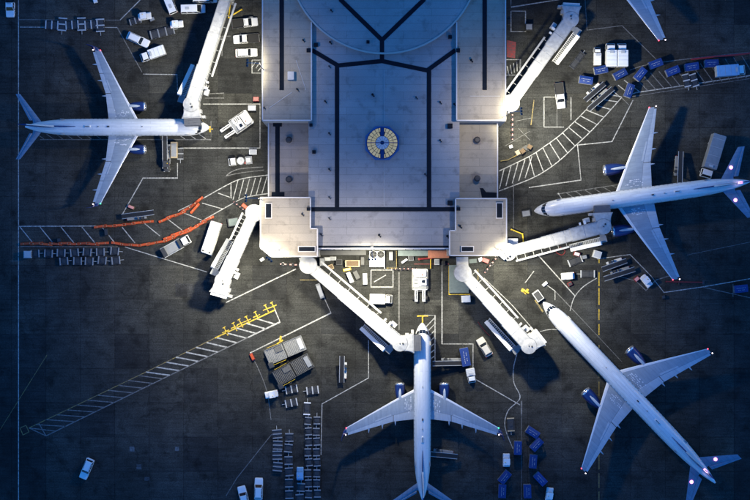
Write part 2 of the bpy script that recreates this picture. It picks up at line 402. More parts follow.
line([(368.5, 340), (368.5, 378), (322, 404), (321, 455)], .8)
line([(417, 316), (428, 316)], 1.4, Y_); line([(422.5, 316), (422.5, 326)], 1.3, Y_)
line([(424, 315.3), (435, 315.3), (435, 362)], .9); hatch([(434.5, 318), (434.5, 356)], [(425, 328), (427, 362)], 7, 0, .9)
line([(399, 272), (399, 330)], 1.2, 'faint_paint'); line([(442, 272), (442, 344), (473, 344), (473, 372)], .9)
line([(475, 379), (520, 405)], .9); line([(518, 350), (513.5, 368), (514, 383), (520, 398), (508, 411), (505, 427), (513, 449)], .8, W_, True)
line([(521.5, 401), (521.5, 414)], 1.5, 'faint_paint'); line([(521.5, 414), (521.5, 500)], .5, F_)
line([(540, 331.5), (550, 329.5), (561, 329.5)], .8, W_, True); line([(559, 326), (573, 340), (590, 362)], .6, F_)
line([(570, 311), (574, 298), (583, 287), (597, 278)], .8, W_, True); line([(538, 255), (575, 296)], 1.0); line([(525, 283), (534, 271)], .8)
line([(544, 283), (555, 291), (555, 300)], .8); line([(555, 291), (592, 330)], .6, F_); line([(562, 298), (622, 362)], .5, F_)
line([(597, 259), (630, 254.5), (651, 276), (664, 292.5), (702, 287), (760, 277)], .8); line([(702, 287), (760, 300)], .7, F_)
line([(637, 282), (646, 290.5), (656, 280), (669, 276)], .9, F_); line([(733, 284), (733, 297)], .6, F_); line([(618, 276), (636, 281)], .7, F_)
for y0, y1 in ((256, 263), (272, 286), (288, 305), (309, 320), (324, 335)): line([(599, y0), (599, y1)], 1.0, Y_)
dashed((599, 345), (599, 510), 9, .8, .8, D_)
line([(513.5, 183), (513.5, 232)], .6, F_); line([(529, 187.5), (581, 180), (577.5, 145), (612, 141.5), (633, 100)], .9)
ru = [(499, 171), (529, 156.5), (545, 146), (560, 135), (575, 121), (590, 106), (606, 92), (630, 70), (648, 64.5), (690, 58.5), (760, 51)]
rl = [(499, 191), (529, 179.5), (545, 171), (560, 160), (575, 146), (590, 132), (605, 116), (622, 97)]
line(smoothpts(ru[:7]), .9); line(smoothpts(ru[7:]), .9, F_); line(smoothpts(rl), .9)
for i in range(5): line([(504 + i * 7, 169 - i * 3.2), (499.5 + i * 6.4, 188.5 - i * 2.6)], .9)
hatch(ru[1:7], rl[1:], 13, .05, .9, W_, 0, .98)
line([(628, 95.5), (636, 92.5), (680, 86), (760, 74)], .9); line([(632, 96.5), (680, 89), (760, 77)], .5, F_)
hatch([(634, 76), (750, 54)], [(648, 91), (763, 76)], 15, 0, .8, F_); hatch([(612, 90), (624, 80)], [(620, 97), (640, 92)], 3, 0, .9)
line([(621, 97), (629, 105)], .6, F_)
line([(557, 194), (622, 184)], .8, F_); line([(558, 193), (562, 199)], .8); hatch([(566, 192.5), (612, 185.5)], [(574, 198), (620, 190)], 6, 0, .8, F_)
line([(544, 97), (544, 127), (564, 127)], .8); line([(544, 97), (556, 97)], .8); line([(571, 97), (571, 120)], .8); line([(557, 100), (557, 127)], .6, F_)
line([(511, 11), (525.5, 11), (525.5, 31.5), (511, 31.5), (511, 11)], .8); line([(511, 0), (511, 7), (562, -1)], .8)
line([(585, -2), (587, 30), (622, 25.5), (657, 60)], .7, F_)
line([(506, 59.5), (520.5, 59.5), (520.5, 75), (506, 75)], .8); hatch([(507, 66), (520, 60), ], [(509, 75), (520, 70)], 5, 0, .8)
MB().prism([P(*q).to_2d() for q in ((507, 40), (516, 42), (515, 58), (507, 57))], .004, .008).build('painted_patch', M['red_paint'], apron)
line([(525, 294), (528, 289)], 2.2, Y_); line([(521.5, 291), (529, 293)], 1.6, Y_); line([(535, 300), (543, 312)], 1.5, D_)
line([(484, 278), (512, 305), (531, 327)], .8); line([(371, 270), (393, 270), (393, 287), (371, 287), (371, 270)], .9); line([(374, 282), (386, 275)], .8)
line([(414, 264), (449, 264)], .8, 'red_paint'); line([(442, 264), (442, 272)], .8, F_)
line([(210, 126), (210, 132)], 1.5, Y_); line([(207, 129), (213, 129)], 1.0, Y_)
line([(449, 266), (449, 294.5), (470, 294.5)], .9, Y_); line([(478, 269), (478, 280)], .7, D_)
line([(300, 280), (317, 280)], .9, D_)
line([(534, 100), (531, 125)], .9, D_); line([(531, 118), (516, 121)], .5, F_); line([(508, 160), (532, 147)], .8, D_); line([(505, 146), (530, 131)], .5, F_); line([(518, 128), (530, 140)], .5, F_)
line([(687, 255), (760, 240)], .4, F_); line([(215, 262), (222, 250)], .7, F_)
line([(19, 261), (10, 261)], .5, F_); line([(47, 355), (20, 398)], .5, D_); line([(20, 398), (0, 430)], .4, D_)
# repair patches in the pavement
for k, (x, y, a, b) in enumerate(((184, 290, 17, 13), (132, 449, 5, 5), (177, 449, 4, 4), (139, 467, 5, 5), (147, 479, 5, 4))):
    p = P(x, y); MB().box((p.x, p.y, .006), (a * S, b * S, .008)).build('pavement_patch', M['dark_asphalt'] if k == 0 else M['patch'], apron)

# ------------------------------------------------------------------ terminal building
term = thing('terminal_building', 'pale grey flat roofed airport terminal with octagonal skylight and dark roof gutters', 'terminal', P(384, 100))
term_inv = Vector(term.location)
def tl(v): return Vector(v) - term_inv
def tpoly(name, pts, z0, z1, m, walls=None, parent=None):
    q = [tl(P(x, y, z1)) for x, y in pts]
    return MB().prism([v.to_2d() for v in q], z0, z1).build(name, M[m], parent or term)
def tbar(name, a, b, wpx, z, h, m, parent=None):
    va, vb = tl(P(*a, z)), tl(P(*b, z)); return MB().bar(va + Vector((0, 0, h / 2)), vb + Vector((0, 0, h / 2)), wpx * S * .957, h).build(name, M[m], parent or term)
def block(name, pts, z, roofm):
    """walls, roof deck and coping round it"""
    wl = tpoly(name, pts, 0, z - .02, 'wall')
    q = [tl(P(x, y, z)) for x, y in pts]
    c = sum(q, Vector()) / len(q)
    MB().prism([v.to_2d() for v in q], z - .02, z).build('roof_deck', M[roofm], term)
    return wl
ZM, ZW, ZL, ZB = 13.0, 13.7, 9.0, 14.0
block('wall', [(308.5, -130), (459.5, -130), (459.5, 249), (308.5, 249)], ZM, 'roof')
block('wall', [(262, -130), (312, -130), (312, 121), (262, 121)], ZW, 'roof_tan')
block('wall', [(456, -130), (506, -130), (506, 121), (456, 121)], ZW, 'roof_tan')
block('wall', [(268, 119), (309.5, 119), (309.5, 200), (268, 200)], ZL, 'roof_low')
block('wall', [(458, 119), (498, 119), (498, 200), (458, 200)], ZL, 'roof_tan')
block('wall', [(260, 197), (311, 197), (311, 228), (318, 228), (318, 257), (271, 257), (260, 248)], ZB, 'roof_tan')
block('wall', [(455, 198), (507, 198), (507, 249), (501, 256), (449, 256), (449, 230), (455, 230)], ZB, 'roof_tan')
for pts, z in (([(262.6, -130), (262.6, 120.4), (311.4, 120.4), (311.4, 22)], ZW), ([(456.6, 22), (456.6, 120.4), (505.4, 120.4), (505.4, -130)], ZW),
               ([(260.6, 197.6), (310.4, 197.6), (310.4, 228.6), (317.4, 228.6), (317.4, 256.4), (271.3, 256.4), (260.6, 247.7), (260.6, 197.6)], ZB),
               ([(455.6, 198.6), (506.4, 198.6), (506.4, 248.8), (500.7, 255.4), (449.6, 255.4), (449.6, 230.6), (455.6, 230.6), (455.6, 198.6)], ZB),
               ([(268.6, 121), (268.6, 197)], ZL), ([(497.4, 121), (497.4, 198)], ZL), ([(318, 248.5), (449, 248.5)], ZM)):
    for a, b in zip(pts, pts[1:]): tbar('parapet', a, b, 1.2, z, .32, 'parapet')
# round drum roof over the concourse, north part out of the picture
def ringpts(r, n=72): return [(384 + r * math.cos(2 * math.pi * i / n), -42.4 + r * math.sin(2 * math.pi * i / n)) for i in range(n)]
ZD = 14.2
tpoly('drum_wall', ringpts(96), ZM - .5, ZD - .02, 'parapet'); tpoly('drum_roof', ringpts(96), ZD - .02, ZD, 'roof')
mb = MB(); ri, ro = [tl(P(x, y, ZD)) for x, y in ringpts(95.0)], [tl(P(x, y, ZD)) for x, y in ringpts(96.6)]
up_ = Vector((0, 0, .15)); n = len(ri)
mb.add(ri + ro + [v + up_ for v in ri] + [v + up_ for v in ro], [f for i in range(n) for j in [(i + 1) % n] for f in ((2 * n + i, 3 * n + i, 3 * n + j, 2 * n + j), (n + i, n + j, 3 * n + j, 3 * n + i), (j, i, 2 * n + i, 2 * n + j), (i, j, n + j, n + i))])
mb.build('drum_parapet', M['wall'], term)
# dark gutters and flat bands
for a, b, z in (((340, -1), (382, 40), ZD), ((424.5, -1), (382, 40), ZD), ((382, 38), (382, 52), ZD),
                ((312, 50), (338, 65.5), ZM), ((337, 65.5), (382, 61), ZM), ((382, 61), (428, 70.5), ZM), ((427, 70.5), (455.5, 50), ZM),
                ((382, 54), (382, 62), ZM), ((337, 64), (337, 210), ZM), ((429, 68), (429, 209), ZM), ((311, 209.3), (456, 209.3), ZM)):
    tbar('roof_band', a, b, 4.3, z, .06 + .01 * ((a[0] + a[1]) % 5) / 5, 'band')
tbar('roof_band', (318, 247), (449, 247), 2.6, ZM, .05, 'band')
for x0 in (281.7, 484.7):
    tbar('skylight_strip', (x0, -130), (x0, 90), 4.4, ZW, .09, 'band')
tbar('roof_band', (277.5, 123), (277.5, 196), 4.6, ZL, .06, 'band'); tbar('gutter_box', (277.5, 121.5), (277.5, 126.5), 9, ZL, .2, 'band'); tbar('gutter_box', (278, 192), (278, 196.5), 13, ZL, .2, 'band')
tpoly('roof_band', [(480, 188), (483, 188), (486, 192), (497, 192.5), (498, 197.5), (482, 197.5)], ZL, ZL + .07, 'band')  # flat dark polygon at the south end of the low east roof
# octagonal skylight
sk = thing('skylight'); sk.parent = term; sk.location = tl(P(382.2, 143.3, ZM))
kx = S * (H - 14) / H
octp = [(18.3 * kx * math.cos(R(22.5 + 45 * i)), 18.3 * kx * math.sin(R(22.5 + 45 * i))) for i in range(8)]
MB().prism(octp, 0, .75).build('curb', M['bluecurb'], sk)
MB().cyl((0, 0, .7), (0, 0, 1.0), 16.0 * kx, 15.4 * kx, 48).build('glazing_base', M['navy'], sk)
for k in range(24):
    for r0, r1, mt in ((2.0, 6.6, 'sky_dim'), (7.0, 10.9, 'sky_pane'), (11.3, 15.1, 'sky_pane')):
        a0, a1 = R(15 * k + 1.2), R(15 * k + 13.8)
        if r0 < 3 and k % 2: continue
        if r0 < 3: a1 = R(15 * k + 28)
        pts = [(r * math.cos(a), r * math.sin(a)) for r, a in ((r0, a0), (r1, a0), (r1, (a0 + a1) / 2), (r1, a1), (r0, a1), (r0, (a0 + a1) / 2))]
        if r0 > 3:
            if all(abs(x) < 2.9 for x, y in pts): continue
            sg = 1 if math.cos((a0 + a1) / 2) > 0 else -1
            pts = [(sg * max(sg * x, 2.0), y) for x, y in pts]
        hz = lambda r: 1.0 + .9 * (1 - (r / 15.4) ** 2)
        q = [(x * kx, y * kx, hz(math.hypot(x, y))) for x, y in pts]
        MB().add(q + [(x, y, z - .05) for x, y, z in q], [tuple(range(6)), tuple(range(11, 5, -1))] + [(i, i + 6, (i + 1) % 6 + 6, (i + 1) % 6) for i in range(6)]).build('pane', M[mt], sk)
MB().bbox(-1.7 * kx, 1.7 * kx, -15.2 * kx, 15.2 * kx, .98, 1.55).build('ridge_beam', M['navy'], sk)
MB().bbox(-15.3 * kx, 15.3 * kx, -.35 * kx, .35 * kx, .98, 1.95).build('cross_beam', M['navy'], sk)
# roof hatches, vents, plant and drains
for x0, y0, x1, y1, z in ((265, 203, 272, 218.5, ZB), (496, 202.5, 503, 218.5, ZB), (298, 246, 315.5, 252, ZB), (461, 246, 474, 252, ZB)):
    o = tpoly('roof_hatch', [(x0, y0), (x1, y0), (x1, y1), (x0, y1)], z, z + .35, 'parapet')
    tpoly('hatch_glass', [(x0 + .8, y0 + .8), (x1 - .8, y0 + .8), (x1 - .8, y1 - .8), (x0 + .8, y1 - .8)], z + .34, z + .40, 'band')
for x, y, z in ((289, 140, ZL), (289, 179.5, ZL), (477, 140, ZL), (477, 178.5, ZL)):
    c = tl(P(x, y, z)); MB().box(c + Vector((0, 0, .06)), (1.9, 1.9, .12)).build('vent_base', M['roof_low'], term)
    MB().cyl(c, c + Vector((0, 0, .7)), .45, .4, 14).cyl(c + Vector((0, 0, .7)), c + Vector((0, 0, .95)), .7, .45, 14).build('roof_vent', M['dark'], term)
c = tl(P(291, 76, ZW)); MB().rbox(c.x - .7, c.x + .7, .9, 0, .9, .1).build('roof_plant', M['lgrey'], term).location = (0, c.y, ZW)
for i, (x, y, z, sz) in enumerate(((308.5, 50.5, ZW, 1.0), (458, 50.5, ZW, 1.0), (314, 152, ZM, .9), (450, 126, ZM, 1.3), (450, 203, ZM, 1.3), (308.5, 209, ZB, .9), (458.5, 209, ZB, .9), (297, 89, ZW, .5),
        (311, 125, ZM, .8), (316, 45, ZM, 1.0), (331, 10, ZD, .5), (330, 42, ZM, .6), (329, 66, ZM, .4), (372.5, 94.5, ZM, .7), (368, 42, ZD, .8), (329, 133, ZM, .5), 
        (329, 169, ZM, .5), (329, 197, ZM, .4), (329, 218, ZM, .4), (325, 101, ZM, .5), (416, 97, ZM, .4), (425, 174, ZM, .5), (440, 102, ZM, .5), (454, 104, ZM, .5),
        (450, 37, ZM, .9), (471, 60, ZW, .7), (440, 140, ZM, .5), (379, 235, ZM, .7), (321, 234, ZM, .5), (447, 236, ZM, .6), (302, 214, ZB, .5), (460, 226, ZB, .7), (303, 40, ZW, .5), (264, 107, ZW, .4), )):
    c = tl(P(x, y, z)); m = MB(); sz *= .8
    if sz > .62: m.box(c + Vector((0, 0, .25)), (sz, sz, .5)).box(c + Vector((0, 0, .53)), (sz * .8, sz * .8, .06))
    else: m.cyl(c, c + Vector((0, 0, .35)), sz * .45, sz * .45, 10).cyl(c + Vector((.3, -.4, 0)), c + Vector((.3, -.4, .3)), sz * .25, sz * .3, 8).bar(c + Vector((.3, -.4, .12)), c + Vector((0, 0, .12)), .12, .1)
    m.build('vent_pipe', M['band'], term)
# conduit runs on the roof
for a, b, z in (((384, 70), (384, 124), ZM), ((384, 163), (384, 206), ZM), ((296, 60), (306, 90), ZW), ((470, 96), (500, 96), ZW), ((341, 100), (425, 100), ZM), ((269, 108), (292, 92), ZW)):
    tbar('roof_conduit', a, b, .45, z, .08, 'lgrey')
# wall openings of the airside face
for k in range(16):
    x = 322 + k * 8; v = tl(P(x, 249.05, ZM)); v.y -= .03
    wn = MB().box((v.x, v.y, 8.2), (1.35, .10, 2.6)).build('window', M['glass'], term)
    fr = MB()
    for dx, dz, a, b in ((-.72, 0, .1, 2.8), (.72, 0, .1, 2.8), (0, -1.35, 1.34, .1), (0, 1.35, 1.34, .1)): fr.box((v.x + dx, v.y - .03, 8.2 + dz), (a, .16, b))
    fr.build('frame', M['lgrey'], wn)
for x0, x1, y0, y1, h, m in ((318, 366, 250.5, 255, 3.0, 'dark'), (428, 449, 250.5, 258, 3.4, 'orange_glow'), (398, 428, 250.5, 256, 3.2, 'green')):  # the orange one stands in for the lamp-lit wall recess
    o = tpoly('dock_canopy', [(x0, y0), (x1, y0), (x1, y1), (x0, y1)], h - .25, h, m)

# ------------------------------------------------------------------ floodlight masts on the terminal
def floodlight(label, px, py, zb, zt, head, power, tilt=28, size=103, spill=.075):
    p = P(px, py, zb)
    t = thing('floodlight_mast', label, 'floodlight', p, head, 'floodlights on the terminal roof')
    h = zt - zb
    MB().cyl((0, 0, 0), (0, 0, h), .11, .07, 10).build('pole', M['grey'], t)
    MB().box((0, 0, .06), (.5, .5, .12)).build('base_plate', M['grey'], t)
    MB().bar((0, 0, h), (2.3, 0, h), .12, .1).bar((2.3, -.8, h), (2.3, .8, h), .12, .1).build('crossarm', M['grey'], t)
    for y in (-.6, 0, .6):
        m = MB(); m.box((2.5, y, h - .05), (.36, .4, .12), 0, R(tilt - 10)); hd = m.build('lamp_head', M['dark'], t)
        MB().box((2.55, y, h - .125), (.30, .34, .02), 0, R(tilt - 10)).build('lens', M['e_flood'], hd)
    ld = bpy.data.lights.new('flood_lamp', 'SPOT'); ld.energy = power * LAMP_POWER; ld.color = (1.0, .93, .71)
    ld.spot_size = R(size); ld.spot_blend = 1.0; ld.shadow_soft_size = 1.1
    lo_ = bpy.data.objects.new('flood_lamp', ld); col.objects.link(lo_); lo_.parent = t
    lo_.location = (2.6, 0, h - .35); lo_.rotation_euler = (0, -R(tilt), 0)
    ld = bpy.data.lights.new('roof_spill_fill', 'SPOT'); ld.spot_size = R(155); ld.spot_blend = 1; ld.energy = power * LAMP_POWER * spill; ld.color = (1.0, .86, .66); ld.shadow_soft_size = .35  # added fill for spill on the roof, no lamp fitting of its own
    lo_ = bpy.data.objects.new('roof_spill_fill', ld); col.objects.link(lo_); lo_.parent = t; lo_.location = (-.5, 0, h - .2)
floodlight('floodlight mast at the middle of the south roof edge', 372, 247.5, ZM, 25, R(-88), 44000)
floodlight('floodlight mast on the south west corner roof', 280, 250, ZB, 25, R(-128), 38000, spill=.15)
floodlight('floodlight mast on the south east corner roof', 496, 249, ZB, 25, R(-52), 38000)
floodlight('floodlight mast on the east wing roof edge', 504.5, 117, ZW, 25, R(4), 40000, spill=.11)
floodlight('floodlight mast on the west wing roof edge', 263.5, 70, ZW, 25, R(178), 26000, spill=.08)
floodlight('floodlight mast at the top left corner of the south west block', 262, 200, ZB, 25, R(180), 24000, spill=.07)

# ------------------------------------------------------------------ passenger boarding bridges
def bridge(label, rot, drum, cabv, rail, stair, st0=.62, st1=.93, walk=None, canopy=True, rotr=1.9, top=7.5, stairm='white', rend=.72):
    a, b = P(*rot, top), P(*drum, top); d = b - a; L = d.length; hd = math.atan2(d.y, d.x)
    t = thing('boarding_bridge', label, 'boarding bridge', (a.x, a.y, 0), hd, 'boarding bridges round the terminal')
    toL = Matrix.Rotation(-hd, 3, 'Z')
    MB().cyl((0, 0, 4.5), (0, 0, top), rotr, rotr, 28).cyl((0, 0, top), (0, 0, top + .18), rotr - .1, rotr * .5, 28).build('rotunda', M['bridge'], t)
    MB().cyl((0, 0, 0), (0, 0, 4.5), .55, .55, 16).box((0, 0, .1), (2, 2, .2)).build('support_column', M['lgrey'], t)
    segs = ((rotr * .8, .42 * L, 1.16, 4.85, 7.15), (.36 * L, .72 * L, 1.27, 4.75, 7.32), (.66 * L, L - 1.1, 1.40, 4.65, top))
    for x0, x1, hw, z0, z1 in segs:
        tn = MB().bbox(x0, x1, -hw, hw, z0, z1 - .06).build('tunnel', M['bridge2'], t)
        m = MB()
        for sgn in (-1, 1):
            k = int((x1 - x0) / .6)
            for i in range(k): m.box((x0 + (i + .5) * (x1 - x0) / k, sgn * (hw + .03), (z0 + z1) / 2), (.28, .06, z1 - z0 - .5))
        m.build('side_corrugation', M['bridge'], tn)['kind'] = 'stuff'
        k = max(int((x1 - x0) / 2.3), 1); pl = (x1 - x0) / k
        for i in range(k):
            MB().rbox(x0 + i * pl + .07, x0 + (i + 1) * pl - .07, hw + .05, z1 - .07, z1 + .02, .03).build('roof_panel', M['bridge'], tn)
        for sgn in (-1, 1): MB().bbox(x0, x1, sgn * (hw - .05) - .06, sgn * (hw - .05) + .06, z1 + .01, z1 + .12).build('roof_edge', M['grey'], tn)
    # cable rail along one side
    y = rail * 2.35; m = MB().bbox(.06 * L, rend * L, y - .2, y + .2, 6.1, 6.5); rl_ = m.build('cable_rail', M['bridge'], t)
    for i in range(7):
        x = .08 * L + i * (rend - .1) / 6 * L; MB().bbox(x - .06, x + .06, min(y, rail * 1.2), max(y, rail * 1.2), 6.0, 6.1).build('bracket', M['grey'], rl_)
    # drum and cab
    MB().cyl((L, 0, 4.55), (L, 0, top), 1.72, 1.72, 30).cyl((L, 0, top), (L, 0, top + .22), 1.66, .5, 30).build('cab_drum', M['bridge'], t)
    MB().cyl((L, 0, top + .18), (L, 0, top + .4), .12, .12, 8).build('drum_fitting', M['dark'], t); MB().cyl((L + .5, .4, top + .1), (L + .5, .4, top + .32), .2, .2, 8).build('drum_fitting', M['dark'], t)
    cv = toL @ Vector((cabv[0], -cabv[1], 0)); cv.normalize(); ca = math.atan2(cv.y, cv.x)
    cab = MB().prism([(.4, -1.6), (1.9, -1.75), (3.0, -2.2), (3.0, 2.2), (1.9, 1.75), (.4, 1.6)], 4.6, top - .15).prism([(1.2, -1.5), (2.8, -1.9), (2.8, 1.9), (1.2, 1.5)], top - .15, top).build('cab', M['bridge'], t)
    cab.location = (L, 0, 0); cab.rotation_euler.z = ca
    MB().bbox(2.5, 3.05, 2.15, 2.8, 4.7, 6.6).bbox(1.2, 2.0, 1.7, 2.1, 4.8, 6.9).build('cab_console', M['bridge'], cab)
    MB().box((1.7, -1.72, 6.4), (1.0, .06, .8)).box((1.7, 1.72, 6.4), (1.0, .06, .8)).build('cab_window', M['glass'], cab)
    m = MB()
    if canopy:
        for i in range(6): m.bbox(3.0 + i * .27, 3.2 + i * .27, -1.75, 1.75, 4.8, top - .28 + .05 * (i % 2)); m.bbox(3.18 + i * .27, 3.28 + i * .27, -1.62, 1.62, 4.85, top - .42)
    else:
        for i in range(3): m.bbox(3.0 + i * .2, 3.16 + i * .2, -1.8, 1.8, 4.8, top - .3)
    m.build('canopy', M['bellows'] if canopy else M['offwhite'], cab)
    # drive legs and wheels
    x = .80 * L; m = MB()
    for sgn in (-1, 1): m.bbox(x - .25, x + .25, sgn * 1.1 - .2, sgn * 1.1 + .2, .9, 4.7)
    m.bbox(x - .4, x + .4, -1.5, 1.5, .6, 1.0); m.build('lift_frame', M['offwhite'], t)
    for sgn in (-1, 1):
        for q in (-.28, .28): MB().cyl((x, sgn * 1.0 + q - .17, .6), (x, sgn * 1.0 + q + .17, .6), .6, .6, 18).build('wheel', M['black'], t)
    # service stair
    y0 = stair * 2.75; xs0, xs1 = st0 * L, st1 * L; st = MB()
    st.bar((xs0, y0 - .6, .15), (xs1, y0 - .6, 4.6), .08, .3).bar((xs0, y0 + .6, .15), (xs1, y0 + .6, 4.6), .08, .3)
    so_ = st.build('service_stair', M['lgrey'], t)
    for i in range(18):
        f = (i + .5) / 18; MB().box((xs0 + (xs1 - xs0) * f, y0, .2 + 4.45 * f), (.26, 1.12, .05)).build('tread', M['lgrey'], so_)
    rr = MB().bar((xs0, y0 + stair * .5, 1.2), (xs1, y0 + stair * .66, 5.65), .85, .5)
    rr.build('stair_cover', M[stairm], so_)
    MB().bar((xs0, y0 - stair * .64, 1.2), (xs1, y0 - stair * .64, 5.65), .06, .06).build('handrail', M['white'], so_)
    MB().bbox(xs1 - .1, xs1 + 1.5, min(y0 - .7, y0 + .7), max(y0 - .7, y0 + .7), 4.55, 4.68).bbox(xs1 + .2, xs1 + 1.3, min(stair * 1.3, y0), max(stair * 1.3, y0), 4.56, 4.67).build('landing', M['grey'], so_)
    # air handling unit and small roof kit
    MB().rbox(.86 * L - .7, .86 * L + .7, .5, 5.0, 6.3, .08).build('air_unit', M['lgrey'], t).location = (0, -stair * 2.2, 0)
    MB().box((.83 * L, -stair * 1.9, 6.9), (.5, .8, .5)).box((.78 * L, -stair * 1.85, 6.9), (.4, .6, .5)).build('floodlight_box', M['white'], t)
    for f in (.2, .45, .6): MB().box((f * L, .3, 7.3), (.3, .3, .25)).build('roof_box', M['lgrey'], t)
    if walk:
        w0, hw = toL @ (P(*walk, top) - a), 1.25
        MB().bar((w0.x, w0.y, 5.9), (0, 0, 5.9), 2 * hw, 2.4).build('fixed_walkway', M['bridge'], t)
    return t
bridge('white boarding bridge beside the parked pickups, docked to the westernmost airliner', (227, -8), (191, 104), (.05, 1), 1, -1, .66, .95, walk=(262, -10))
bridge('white boarding bridge angled up from the east wing with its cab near the top edge', (511, 103), (571, 19), (.05, -1), 1, -1, .62, .93, walk=(503, 106), canopy=False)
bridge('short white boarding bridge reaching down from the south west block with grey stair', (254, 213), (222.5, 281), (-.28, 1), -1, -1, .48, .9, rend=.46, walk=(262, 210), canopy=False, stairm='lgrey')
bridge('long white boarding bridge docked to the airliner parked nose to the terminal', (308, 265), (400, 343.5), (1, -.02), 1, -1, .68, .94, walk=(304, 256))
bridge('white boarding bridge from the south east block with no airliner docked', (463, 273), (529, 346), (.95, -.75), 1, -1, .55, .92, walk=(462.5, 257), canopy=False)
bridge('white boarding bridge running east to the airliner beside the catering truck', (508, 252), (603.5, 226.5), (-.05, -1), -1, -1, .66, .95, rend=.62, walk=(503, 250))
